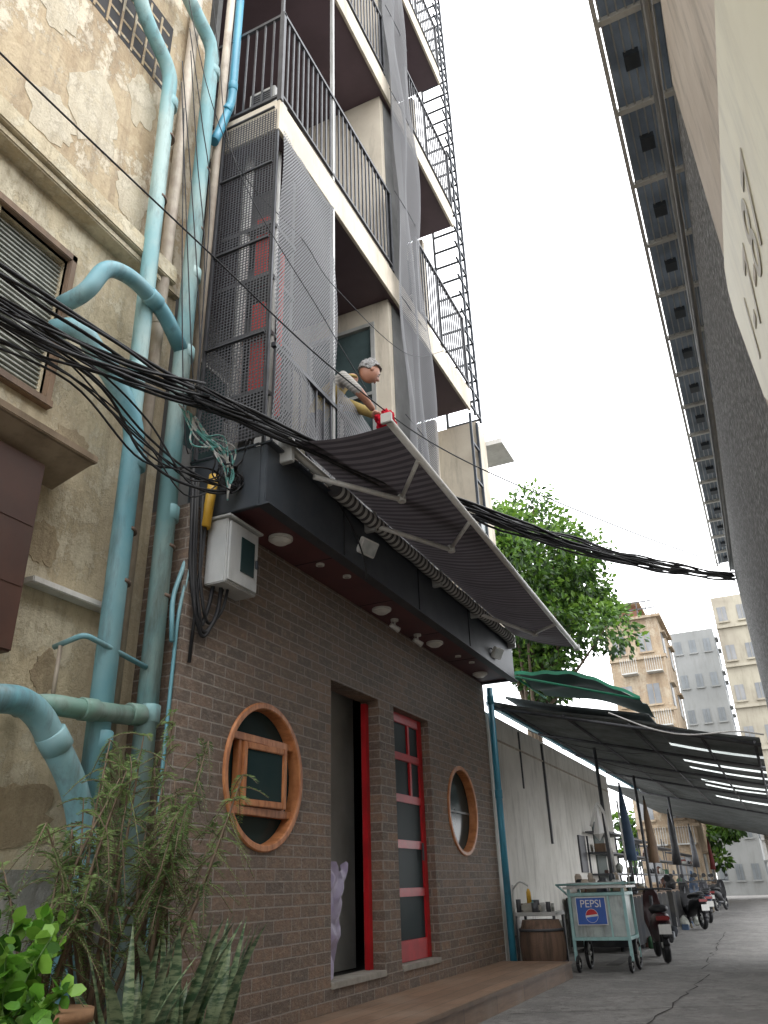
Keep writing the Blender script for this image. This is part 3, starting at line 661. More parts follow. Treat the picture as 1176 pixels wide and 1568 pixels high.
bxs('roof_edge_trim',[(-3.20,-3.14,10.18,23,3.14,3.20)],bluep,MR)
tubes('roof_hose',[(spline([(-1.6,10.15,2.86),(-1.1,10.1,2.60),(-.7,10.15,2.5),(-.2,10.1,2.48),(.1,10.15,2.42)],8),.01)],whitep,MR,6)
TP=E('green_tarpaulin')
grn=M('green_tarp',(.03,.26,.15),(.02,.18,.10),3,.6,trans=.3)
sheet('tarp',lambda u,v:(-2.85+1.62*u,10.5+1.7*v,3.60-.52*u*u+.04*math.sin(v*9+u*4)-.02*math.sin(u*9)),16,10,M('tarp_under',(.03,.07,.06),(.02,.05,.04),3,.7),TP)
sheet('tarp_edge',lambda u,v:(-2.85+1.62*u,10.49+.01*v,3.60-.52*u*u-.02*math.sin(u*9)+.05*v-.02+.01*math.sin(u*30)),40,1,grn,TP)
tubes('tarp_frame',[([(-2.85,10.5,3.56),(-1.23,10.5,3.05)],.015),([(-2.85,10.5,3.56),(-2.85,12.2,3.58)],.015)],grn,TP,8)

FC=E('food_cart')
cm=M('cart_aqua',(.30,.48,.46),(.22,.38,.38),5,.45,.2,grime=.45)
x0,x1,y0,y1=-2.47,-1.79,10.45,11.05
bxs('cart_body',[(x0+.03,x1-.03,y0+.03,y1-.03,.36,.80)],M('cart_panel',(.38,.42,.40),(.26,.30,.29),4,.4,.4,grime=.6),FC,.01)
fb=[]
for x in (x0,x1-.035):
    for y in (y0,y1-.035): fb.append((x,x+.035,y,y+.035,.12,.88))
for z in (.33,.80): fb+=[(x0,x1,y0-.002,y0+.033,z,z+.035),(x0,x1,y1-.033,y1+.002,z,z+.035),(x0-.002,x0+.033,y0,y1,z,z+.035),(x1-.033,x1+.002,y0,y1,z,z+.035)]
fb+=[(x0+.47,x0+.49,y0+.005,y0+.03,.36,.80)]
bxs('cart_frame',fb,cm,FC,.004)
bxs('cart_top',[(x0-.04,x1+.04,y0-.04,y1+.04,.88,.905),(x0,x1,y0,y0+.02,.905,.95)],whitem,FC,.005)
tubes('cart_rail',[([(x0-.12,y0-.02,.93),(x1+.05,y0-.02,.93),(x1+.05,y1,.93),(x0-.12,y1,.93),(x0-.12,y0-.02,.93)],.012),([(x0,y0,.82),(x0-.12,y0,.93)],.012),([(x1,y0,.905),(x1,y0,.95)],.012)],cm,FC,8)
def wheel(name,c,r,w,axis,parent,tyre=black,hub=whitem):
    c=Vector(c);a=Vector(axis).normalized(); u=a.cross(Vector((0,0,1))).normalized(); v=a.cross(u)
    tor=[c+(u*math.cos(k*2*math.pi/28)+v*math.sin(k*2*math.pi/28))*(r-w) for k in range(29)]
    tubes(name+'_tyre',[(tor,w)],tyre,parent,10)
    sp=[([c+(u*math.cos(k*math.pi/4)+v*math.sin(k*math.pi/4))*(r-w),c],.007) for k in range(8)]
    sp.append(([c-a*w,c+a*w],r*.16)); tubes(name+'_hub',sp,hub,parent,8)
wheel('wheel_l',(x0+.08,y1-.15,.17),.17,.022,(1,0,0),FC); wheel('wheel_r',(x1-.02,y1-.15,.17),.17,.022,(1,0,0),FC)
wheel('castor_l',(x0+.04,y0+.02,.09),.09,.02,(1,0,0),FC); wheel('castor_r',(x1-.04,y0+.02,.09),.09,.02,(1,0,0),FC)
bxs('advert_panel',[(x0+.10,x0+.44,y0-.012,y0-.004,.50,.78)],M('advert_blue',(.03,.10,.38),None,3,.3),FC)
bxs('advert_border',[(x0+.09,x0+.45,y0-.008,y0-.003,.49,.79)],whitep,FC)
RX=Matrix.Rotation(math.radians(90),4,'X')
text('advert_text','PEPSI',.115,whitep,FC,Matrix.Translation((x0+.27,y0-.014,.715))@RX,.001)
def halfdisc(name,cx,cz,r,a0,a1,mat,y):
    pts=[(cx+math.cos(a0+(a1-a0)*k/20)*r,y,cz+math.sin(a0+(a1-a0)*k/20)*r) for k in range(21)]
    mesh(name,pts,[tuple(range(21))],mat,FC)
halfdisc('logo_white',x0+.27,.59,.075,0,2*math.pi*.999,whitep,y0-.0135)
halfdisc('logo_red',x0+.27,.59,.070,.25,math.pi-.05,red,y0-.015)
halfdisc('logo_blue',x0+.27,.59,.070,math.pi+.25,2*math.pi-.05,M('logo_blue',(.03,.12,.5),None,3,.3),y0-.015)
tubes('umbrella_pole',[([(x0+.55,y0+.45,.9),(x0+.50,y0+.45,1.75)],.014),(spline([(x0+.50,y0+.45,1.75),(x0+.42,y0+.47,1.86),(x0+.30,y0+.5,1.6)],8),.02),([(x1-.02,y1,.9),(x1-.02,y1,1.9)],.012)],whitep,FC,8)
mesh('folded_umbrella',[(x0+.42,y0+.45,1.88),(x0+.34,y0+.40,1.5),(x0+.40,y0+.44,1.42),(x0+.46,y0+.5,1.52),(x0+.42,y0+.36,1.5)],[(0,1,2),(0,2,3),(0,3,4),(0,4,1),(1,4,2),(4,3,2)],whitep,FC)
random.seed(15)
for i in range(14):
    x=U(x0+.05,x1-.08);y=U(y0+.1,y1-.1);r=U(.025,.055);h=U(.05,.16)
    tube('pot_%d'%i,[(x,y,.905),(x,y,.905+h*.8),(x,y,.905+h)],[r,r,r*.6],random.choice([rail,whitem,beigep,steel,black,rail]),FC)
WS=E('wash_stand')
bxs('stand_top',[(-3.15,-2.62,10.35,10.85,.60,.64)],whitem,WS,.006)
bxs('stand_legs',[(x,x+.03,y,y+.03,0,.60) for x in (-3.14,-2.66) for y in (10.36,10.81)],rail,WS)
bxs('basin',[(-3.05,-2.8,10.4,10.7,.64,.74)],M('basin',(.35,.33,.28),None,5,.5),WS,.02)
tubes('bottles',[([(-2.95,10.45,.74),(-2.95,10.45,.86),(-2.95,10.45,.90)],[.03,.028,.012])],yellow,WS)
tubes('taps',[(spline([(-3.1,10.3,.9),(-3.0,10.28,.98),(-2.9,10.3,.93)],6),.012),([(-3.12,10.3,.4),(-3.1,10.3,.95)],.014)],whitem,WS,8)
for i in range(9): 
    x=U(-3.1,-2.7);y=U(10.4,10.8); tube('jar_%d'%i,[(x,y,.64),(x,y,.64+U(.06,.16))],U(.02,.04),random.choice([whitem,yellow,teal,rail,woodold]),WS)
BR=E('wooden_barrel')
c=Vector((-2.82,10.4,0)); hs=[0,.12,.28,.44,.56]; rs=[.22,.26,.275,.26,.22]
tube('staves',[c+Vector((0,0,h)) for h in hs],rs,M('barrel_wood',(.15,.09,.06),(.07,.045,.03),14,.8,streak=(1,1,.08),bmp=.4),BR,n=24)
for i,h in enumerate((.1,.44)): tube('hoop_%d'%i,[c+Vector((0,0,h)),c+Vector((0,0,h+.03))],.266,rail,BR,n=24)

def scooter(loc,rot,bodymat,s=.88):
    S=E('motor_scooter')
    wheel('rear_wheel',(0,-.55,.24),.24,.05,(1,0,0),S); wheel('front_wheel',(0,.62,.24),.24,.05,(1,0,0),S)
    def loft(name,secs,mat):
        vs=[];fs=[];n=12
        for (y,z,w,h) in secs:
            for k in range(n):
                a=2*math.pi*k/n; ca,sa=math.cos(a),math.sin(a)
                vs.append((math.copysign(abs(ca)**.75,ca)*w,y,z+math.copysign(abs(sa)**.75,sa)*h))
        for i in range(len(secs)-1):
            for k in range(n): fs.append((i*n+k,i*n+(k+1)%n,(i+1)*n+(k+1)%n,(i+1)*n+k))
        fs.append(tuple(range(n))[::-1]); fs.append(tuple(range((len(secs)-1)*n,len(secs)*n)))
        mesh(name,vs,fs,mat,S,True)
    loft('tail_body',[(-.78,.62,.05,.04),(-.70,.60,.11,.09),(-.45,.54,.15,.14),(-.1,.48,.14,.14),(.1,.36,.10,.10),(.3,.30,.10,.07),(.42,.45,.12,.1)],bodymat)
    loft('seat',[(-.74,.72,.08,.03),(-.55,.74,.13,.05),(-.2,.72,.13,.05),(.05,.68,.09,.04),(.1,.66,.04,.03)],black)
    loft('front_shield',[(.36,.35,.10,.06),(.42,.55,.16,.12),(.46,.75,.14,.14),(.44,.93,.12,.07),(.42,.98,.06,.03)],bodymat)
    loft('rear_mudguard',[(-.86,.36,.05,.02),(-.80,.50,.06,.03),(-.65,.56,.06,.03)],black)
    bxs('licence_plate',[(-.09,.09,-.865,-.86,.40,.53)],whitep,S); bxs('tail_light',[(-.10,.10,-.80,-.77,.58,.64)],M('tail_light_red',(.22,.01,.01),None,4,.3),S,.01)
    tubes('handlebars',[([(-.34,.30,.98),(-.15,.38,1.0),(.15,.38,1.0),(.34,.30,.98)],.016),([(0,.42,.9),(0,.6,.28)],.03),([(-.2,.36,1.0),(-.28,.36,1.14)],.007),([(.2,.36,1.0),(.28,.36,1.14)],.007),([(.1,-.55,.30),(.12,-.1,.28)],.035)],rail,S,8)
    for q in (-1,1): disc('mirror_%s'%('l' if q<0 else 'r'),(.30*q,.35,1.15),(0,-1,0),.055,.015,black,S,14)
    S.location=loc; S.rotation_euler=(0,0,rot); S.scale=(s,s,s)
scooter((-1.70,12.15,0),math.radians(14),M('scooter_maroon',(.035,.008,.01),None,3,.4),.84)
scooter((-1.95,19.5,0),math.radians(24),black); scooter((-2.0,22.,0),math.radians(20),M('scooter_blue',(.02,.04,.08),None,3,.4)); scooter((-2.15,25.5,0),math.radians(8),M('scooter_grey',(.06,.06,.07),None,3,.4)); scooter((-2.1,29.5,0),math.radians(-12),black)

# ---- market stalls: tables, shelving, sacks, crates and parasols
tarpm=M('dark_tarp',(.030,.032,.036),(.05,.048,.045),2,.95,bmp=.3,spec=.1)
goods=[tarpm,rail,woodold,brown,steel,black,M('goods_green',(.03,.09,.04),(.02,.06,.03),8,.8),M('goods_sack',(.20,.17,.12),(.13,.11,.08),9,.9),M('goods_blue',(.03,.06,.11),None,5,.7),M('goods_red',(.14,.02,.018),None,5,.7),louv]
def sack(name,c,r,h,mat,parent):
    bm=bmesh.new(); bmesh.ops.create_icosphere(bm,subdivisions=3,radius=1)
    s_=Vector((U(0,9),U(0,9),U(0,9)))
    for v in bm.verts:
        q=1+.3*noise.noise(v.co*1.5+s_); v.co=Vector((c[0]+v.co.x*r*q,c[1]+v.co.y*r*q,c[2]+h*.5+v.co.z*h*.5*q))
    me=bpy.data.meshes.new(name); bm.to_mesh(me); bm.free(); fin(name,me,mat,parent,True)
random.seed(19)
for i,(xa,xb,ya,yb,h) in enumerate(((-3.15,-2.2,13.2,14.8,.8),(-3.15,-2.2,15.2,17.6,1.6),(-3.2,-2.2,18.4,21.5,1.8),(-3.4,-2.35,23,28,2.0),(-3.6,-2.6,30,38,2.0))):
    ST=E('market_stall')
    bxs('table_top',[(xa,xb,ya,yb,.70,.74)],woodold,ST,.006)
    bxs('table_legs',[(x,x+.04,y,y+.04,0,.70) for x in (xa+.02,xb-.06) for y in (ya+.02,(ya+yb)/2,yb-.06)],rail,ST)
    sheet('table_cloth',lambda u,v:(xb+.01+.015*math.sin(u*25),ya+(yb-ya)*u,.08+.65*v),40,1,tarpm,ST)
    sheet('table_cloth_end',lambda u,v:(xa+(xb-xa)*u,ya-.01+.012*math.sin(u*20),.08+.65*v),20,1,tarpm,ST)
    sh=[(xa,xa+.35,ya+.1,yb-.1,z,z+.03) for z in (1.05,1.4,1.75) if z<h+.2]
    sh+=[(x,x+.03,y,y+.03,.74,h+.1) for x in (xa,xa+.33) for y in (ya+.1,yb-.13)]
    if h>1: bxs('shelving',sh,rail,ST)
    for j in range(int(10+8*(yb-ya)/2)):
        y=U(ya,yb-.1); s=U(.07,.2)
        lev=random.choice([.74,.74,1.08,1.43,0] if h>1 else [.74,.74,0])
        x=U(xa+.05,xb-.2) if lev==.74 else (U(xa+.02,xa+.18) if lev>1 else U(xb-.05,xb+.12))
        mt_=random.choice(goods); k=R()
        if k<.4: bxs('crate_%d'%j,[(x,x+s,y,y+s*1.3,lev,lev+s*.8)],mt_,ST,.008)
        elif k<.75: sack('sack_%d'%j,(x+s*.5,y+s*.5,lev),s*.55,s*1.3,mt_,ST)
        else: tube('jar_%d'%j,[(x+.05,y,lev),(x+.05,y,lev+s*.9),(x+.05,y,lev+s*1.2)],[s*.35,s*.35,s*.18],mt_,ST)
    # folded parasol standing by the stall
    px,py=xb-.12,yb-.15
    tube('parasol_pole',[(px,py,0),(px,py,2.5)],.018,rail,ST)
    tube('parasol_cloth',[(px,py,1.25),(px+.02,py,1.6),(px,py,2.1),(px,py,2.42)],[.11,.09,.06,.02],random.choice(goods),ST,n=9)

# ================================================================== TREE
def tree(name,loc,crown,rad,nleaf,lsize,mats=leafs,clumps=70,seed=1):
    random.seed(seed); T_=E(name); loc=Vector(loc); cr=Vector(crown)
    pp=spline([loc,loc+Vector((.1,.1,cr.z*.3)),loc.lerp(cr,.6)+Vector((-.1,0,0)),cr],6)
    L=[(pp,[.20-.13*i/(len(pp)-1) for i in range(len(pp))])]
    cs=[]
    for i in range(clumps):
        d=rv().normalized(); q=d*(R()**.35); c=cr+Vector((q.x*rad[0],q.y*rad[1],q.z*rad[2])); 
        c+=Vector((noise.noise(c*.6),noise.noise(c*.6+Vector((9,0,0))),noise.noise(c*.6+Vector((0,9,0)))))*.9
        cs.append((c,U(.22,.55)))
        if i%3==0:
            st=loc.lerp(cr,U(.45,.95)); m=st.lerp(c,.5)+rv()*.2
            pts=spline([st,m,c],5); L.append((pts,[.055-.045*k/(len(pts)-1) for k in range(len(pts))]))
    tubes('limbs',L,trunkm,T_,7)
    it=[]
    for k in range(nleaf):
        c,r=random.choice(cs); v=rv(); p=c+Vector((v.x*r*1.2,v.y*r*1.2,v.z*r*.75))
        up=v.z
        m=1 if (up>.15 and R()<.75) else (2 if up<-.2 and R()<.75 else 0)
        if R()<.12: m=random.randint(0,2)
        it.append((p,(v+Vector((U(-.6,.6),U(-.6,.6),U(-.8,.2)))),lsize*U(.6,1.3),.55,m))
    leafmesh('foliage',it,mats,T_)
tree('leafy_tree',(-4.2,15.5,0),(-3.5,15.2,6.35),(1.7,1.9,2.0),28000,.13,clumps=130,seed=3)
tree('leafy_tree',(-6,44,0),(-4.6,44,3.0),(3.0,2,2.0),5000,.35,clumps=50,seed=5)

# ================================================================== FAR BUILDINGS
fwin=M('far_window',(.14,.15,.16),(.22,.22,.22),1,.3)
def farbuilding(name,x0,x1,y0,y1,h,mat,rows,cols,wm=fwin,extra=True):
    F=E(name); box('walls',x0,x1,y0,y1,0,h,mat,F)
    w=[];fr=[];bl=[]
    for r in range(rows):
        z=h*(r+.35)/rows; hh=h/rows*.38
        for c in range(cols):
            x=x0+(x1-x0)*(c+.2)/cols; ww=(x1-x0)/cols*.45
            w.append((x,x+ww,y0-.03,y0-.01,z,z+hh)); fr+=[(x-.06,x+ww+.06,y0-.10,y0,z-.08,z),(x+ww*.48,x+ww*.52,y0-.06,y0-.03,z,z+hh)]
        bl.append((x0-.02,x1+.15,y0-.15,y0,z-.35,z-.22))
    n=max(2,int((y1-y0)/2.2))
    for r in range(rows):
        z=h*(r+.35)/rows; hh=h/rows*.42
        for c in range(n):
            y=y0+(y1-y0)*(c+.25)/n; w.append((x1+.0,x1+.04,y,y+1.,z,z+hh)); fr.append((x1,x1+.2,y-.1,y+1.1,z+hh,z+hh+.08))
    bxs('windows',w,wm,F); bxs('window_trim',fr,mat,F)
    if extra: bxs('ledges',bl,mat,F)
    return F
beige_f=stucco('far_beige',(.36,.28,.19),(.28,.21,.14),(.14,.09,.06),(.42,.36,.27),.5,.7,.7,.7)
F=farbuilding('beige_apartment_block',-5.4,-3.0,37,43,12.0,beige_f,5,2)
bxs('roof_hut',[(-5.2,-3.9,38,41,12.0,13.0)],M('brick_red',(.24,.12,.08),None,2,.9),F)
bxs('roof_slab',[(-5.5,-2.8,36.8,41.5,12.0,12.12),(-5.3,-3.7,37.6,41.2,13.0,13.1)],beige_f,F)
bxs('roof_rails',[(-5.4+.4*k,-5.36+.4*k,36.9,36.94,12.1,12.8) for k in range(7)]+[(-5.4,-3.0,36.9,36.94,12.8,12.85),(-5.4,-3.0,36.9,36.94,12.45,12.5)],rail,F)
bxs('balcony_grilles',[(-4.9+1.1*i,-4.2+1.1*i,36.5,37.0,2.2+2.4*r,2.25+2.4*r) for i in range(2) for r in range(4)]+[(-4.9+1.1*i+.1*k,-4.88+1.1*i+.1*k,36.5,36.52,2.25+2.4*r,2.9+2.4*r) for i in range(2) for r in range(4) for k in range(8)],whitem,F)
farbuilding('grey_tower_block',-3.6,-1.0,52,58,15.2,M('far_grey',(.235,.24,.235),(.20,.205,.20),.4,.9,grime=.3),7,3,M('far_win',(.15,.165,.175),None,1,.4),False)
farbuilding('cream_apartment_block',-.55,3,40,47,13.4,M('far_cream',(.36,.33,.26),(.28,.25,.2),.7,.9,grime=.4),7,4)
farbuilding('grey_shop_row',-3.,6,64,72,5.2,M('shop_row',(.30,.29,.27),None,1,.8,grime=.4),2,5)

# ================================================================== PLANTS
def feather(name,base,seed,nst,H,spread,lean):
    random.seed(seed); P_=E(name); base=Vector(base); L=[];it=[]
    for i in range(nst):
        a=U(0,2*math.pi); top=base+Vector((math.cos(a)*spread*U(.3,1),math.sin(a)*spread*U(.3,1.2),H*U(.55,1)))+Vector(lean)*U(.4,1)
        mid=base.lerp(top,.5)+Vector((U(-.06,.06),U(-.06,.06),.08))
        pts=spline([base+Vector((U(-.03,.03),U(-.03,.03),0)),mid,top],8); L.append((pts,[.014-.011*k/(len(pts)-1) for k in range(len(pts))]))
        for k in range(6,len(pts)):
            for _ in range(2):
                d=(rv()+Vector((0,0,-.1))).normalized(); ln=U(.12,.27)*(1.1-.3*k/len(pts)); q0=pts[k]
                tw=[q0+d*ln*t+Vector((0,0,-.12*t*t*ln*4)) for t in (0,.35,.7,1)]
                L.append((tw,[.003,.0025,.002,.001]))
                m=random.randint(0,2); sd=d.cross(Vector((0,0,1))).normalized()
                for j in range(22):
                    t=j/22; p=q0+d*ln*t+Vector((0,0,-.48*t*t*ln)); s=.034*(1-.5*t)
                    for sg in (-1,1): it.append((p,sd*sg+d*.6+Vector((0,0,U(-.3,.1))),s*U(.8,1.3),.17,m if R()<.8 else 1))
    tubes('stems',L,M('stem_brown',(.17,.12,.08),None,9,.8),P_,5)
    leafmesh('leaflets',it,ferns,P_); return P_
feather('feathery_shrub',(-2.85,3.0,.35),11,9,1.30,.42,(0,-.05,.1))
feather('feathery_shrub',(-2.78,3.25,.35),12,10,1.50,.34,(.05,.40,.12))
feather('feathery_shrub',(-2.8,2.7,.35),14,6,1.15,.34,(0,-.15,.0))
def snakem():
    m,nt,b,o=nodes('snake_leaf'); n=noise_(nt,26,4,.6,stretch=(.5,.5,2.2)); col=mixc(nt,ramp(nt,n,.42,.58),(.05,.10,.05),(.24,.30,.17))
    nt.links.new(col,b.inputs['Base Color']); b.inputs['Roughness'].default_value=.4; return m
sm=snakem()
def snake(name,base,seed,n,H,lean=(0,0,0)):
    random.seed(seed); P_=E(name); base=Vector(base); vs=[];fs=[];lean=Vector(lean)
    for i in range(n):
        a=U(0,2*math.pi); le=U(.1,.5); d=Vector((math.cos(a),math.sin(a),0)); h=H*U(.5,1); w=U(.026,.040)
        b0=base+d*U(.02,.09); side=d.cross(Vector((0,0,1))); tw=U(-1,1); K=12; o=len(vs)
        for k in range(K+1):
            t=k/K; c=b0+d*(le*h*t*t*.9)+lean*t*h+Vector((0,0,h*t*(1-.25*le*t))); ww=w*(math.sin(min(1,t*2.2+.35)*math.pi/2))*(1-t**3.0)
            s=(side*math.cos(tw*t)+d*math.sin(tw*t)); nn=d*.35*ww
            vs+=[c-s*ww+nn,c-nn*.5,c+s*ww+nn]
        for k in range(K): 
            q=o+3*k; fs+=[(q,q+1,q+4,q+3),(q+1,q+2,q+5,q+4)]
    mesh('blades',vs,fs,sm,P_,True); return P_
snake('snake_plant',(-2.60,3.25,.22),21,22,.74,(0,.12,0))
snake('snake_plant',(-2.55,2.95,.18),22,18,.74)
snake('snake_plant',(-2.62,3.55,.20),23,10,.76,(0,.22,0))
random.seed(31); P_=E('leafy_bush'); it=[];L=[]
for i in range(36):
    b0=Vector((-2.68+U(-.1,.1),2.38+U(-.12,.12),.42)); tp=b0+Vector((U(-.2,.22),U(-.25,.20),U(.1,.48))); pts=spline([b0,b0.lerp(tp,.5)+Vector((0,0,.05)),tp],5); L.append((pts,.004))
    for q in pts[3:]:
        for _ in range(3): it.append((q,rv()+Vector((.1,0,.1)),U(.05,.085),.85,random.choice([0,0,1,1,2])))
tubes('stems',L,M('stem_green',(.1,.2,.05),None,8,.6),P_,5); leafmesh('leaves',it,bright,P_)
def pot(name,c,r,h,mat):
    P_=E(name); c=Vector(c)
    tube('pot_shell',[c,c+Vector((0,0,h*.85)),c+Vector((0,0,h*.86)),c+Vector((0,0,h)),c+Vector((0,0,h*.99)),c+Vector((0,0,h*.9))],[r*.72,r*.97,r*1.08,r*1.08,r*.95,r*.9],mat,P_,n=28)
    disc('soil',c+Vector((0,0,h*.92)),(0,0,1),r*.9,.01,M('soil',(.04,.03,.02),None,20,1,bmp=.6),P_)
wpot=M('white_pot',(.5,.5,.47),None,4,.6,grime=.4)
pot('flower_pot',(-2.66,2.58,.28),.17,.30,terracotta)
pot('flower_pot',(-2.85,3.02,.0),.2,.38,wpot)
pot('flower_pot',(-2.60,3.25,.0),.17,.24,terracotta)
pot('flower_pot',(-2.62,3.55,.0),.13,.22,terracotta)
pot('flower_pot',(-2.55,2.95,.0),.14,.2,wpot)
box('plant_bench',-2.88,-2.45,2.2,2.78,.24,.28,woodold,None,.005)

# ================================================================== MAN ON BALCONY
random.seed(5)
MAN=E('man_leaning_over_railing')
shirt=M('shirt_olive',(.34,.25,.075),(.27,.20,.07),12,.9); plaid=stripemat('shirt_plaid','Z',.03,.4,(.22,.21,.19),(.34,.32,.29),.9)
trous=M('trousers',(.05,.05,.07),None,6,.9); skin=M('skin',(.36,.17,.105),(.30,.14,.09),14,.55); hair=M('grey_hair',(.36,.35,.34),(.18,.175,.17),60,.9,bmp=.8)
def skinned(name,verts,edges,radii,mats,parent,classify=None,sub=2,root=0):
    me=bpy.data.meshes.new(name); me.from_pydata([tuple(v) for v in verts],edges,[]); me.update()
    o=bpy.data.objects.new(name,me); COL.objects.link(o); bpy.context.view_layer.objects.active=o
    m=o.modifiers.new('s','SKIN'); m.use_smooth_shade=True
    for i,d in enumerate(me.skin_vertices[0].data):
        r=radii[i]; d.radius=r if isinstance(r,tuple) else (r,r); d.use_root=(i==root)
    s=o.modifiers.new('u','SUBSURF'); s.levels=sub; s.render_levels=sub
    dg=bpy.context.evaluated_depsgraph_get(); dg.update()
    nm=bpy.data.meshes.new_from_object(o.evaluated_get(dg)); bpy.data.objects.remove(o)
    nm.materials.clear(); ob=fin(name,nm,mats,parent,True)
    if classify:
        for p in nm.polygons: p.material_index=classify(p.center)
    return ob
fw=Vector((.75,.66,0)).normalized(); la=Vector((fw.y,-fw.x,0))
pel=Vector((-3.02,5.15,4.78)); ch=Vector((-2.84,5.30,5.16)); nb=Vector((-2.76,5.37,5.29)); nt_=Vector((-2.70,5.44,5.35))
sp=pel.lerp(ch,.5)+Vector((-.02,-.02,.03))
V=[pel,sp,ch,nb,nt_]
sR=ch+la*.185+Vector((0,0,.02)); sL=ch-la*.185+Vector((0,0,.02))
hR=Vector((-2.50,5.36,4.86)); hL=Vector((-2.46,5.58,4.88))
eR=Vector((-2.60,5.22,4.98))+la*.06; eL=Vector((-2.60,5.58,4.98))
V+=[sR,eR,hR, sL,eL,hL]
kR=pel+la*.10+Vector((.03,.03,-.44)); kL=pel-la*.10+Vector((.03,.03,-.44))
V+=[pel+la*.10+Vector((0,0,-.05)),kR,kR+Vector((-.02,-.02,-.40)),kR+Vector((-.02,-.02,-.42))+fw*.16,
    pel-la*.10+Vector((0,0,-.05)),kL,kL+Vector((-.02,-.02,-.40)),kL+Vector((-.02,-.02,-.42))+fw*.16]
Ed=[(0,1),(1,2),(2,3),(3,4),(2,5),(5,6),(6,7),(2,8),(8,9),(9,10),(0,11),(11,12),(12,13),(13,14),(0,15),(15,16),(16,17),(17,18)]
Rd=[(.15,.12),(.145,.11),(.15,.12),.062,.055,.068,.048,.028,.068,.048,.028,.09,.06,.042,.035,.09,.06,.042,.035]
def dseg(p,a,b):
    t=max(0,min(1,(p-a).dot(b-a)/(b-a).length_squared)); return (p-(a+(b-a)*t)).length
def cls(p):
    best=min((dseg(p,V[a],V[b])-(.1 if (a,b) in ((0,1),(1,2)) else .03),(a,b)) for a,b in Ed)[1]
    if best in ((3,4),(6,7),(9,10)): return 3
    if best[0]>=11 or best in ((0,11),(0,15)): return 2
    if best in ((5,6),(2,5)): return 1
    return 0
skinned('body',V,Ed,Rd,[shirt,plaid,trous,skin],MAN,cls)
def hand(tag,w,d,pn,mir):
    d=d.normalized(); s=d.cross(pn).normalized()*mir
    skinned('palm_'+tag,[w,w+d*.045,w+d*.08],[(0,1),(1,2)],[.024,(.036,.018),(.038,.016)],[skin],MAN)
    for k,(off,ln) in enumerate(((-.030,.062),(-.010,.074),(.011,.068),(.030,.052))):
        b=w+d*.075+s*off; c1=b+d*ln*.42+pn*.006; c2=c1+d*ln*.22+pn*ln*.26; c3=c2-d*ln*.05+pn*ln*.26
        skinned('finger_%s_%d'%(tag,k+1),[b-d*.02,b,c1,c2,c3],[(0,1),(1,2),(2,3),(3,4)],[.010,.0098,.009,.0082,.0065],[skin],MAN,sub=1)
    b=w+d*.025-s*.032; skinned('thumb_'+tag,[b,b-s*.022+d*.028+pn*.01,b-s*.018+d*.055+pn*.022],[(0,1),(1,2)],[.012,.0105,.0085],[skin],MAN,sub=1)
pn=Vector((-.2,-.1,-.95)).normalized()
dR=(hR-eR).normalized(); dL=(hL-eL).normalized()
hand('r',hR,dR,(pn-dR*pn.dot(dR)).normalized(),1); hand('l',hL,dL,(pn-dL*pn.dot(dL)).normalized(),-1)
bm=bmesh.new(); bmesh.ops.create_icosphere(bm,subdivisions=5,radius=1)
cc=(hR+dR*.09).lerp(hL+dL*.09,.4)+Vector((.01,0,-.06))
for v in bm.verts:
    q=noise.noise(v.co*1.6)*.5+noise.noise(v.co*4)*.3+noise.noise(v.co*9)*.12; v.co=cc+Vector((v.co.x*.08*(1+q),v.co.y*.13*(1+q),v.co.z*.13*(1+q)))
me=bpy.data.meshes.new('red_cloth'); bm.to_mesh(me); bm.free(); fin('held_red_cloth',me,M('red_rag',(.45,.012,.028),(.30,.01,.02),12,.95,spec=.1),MAN,True)
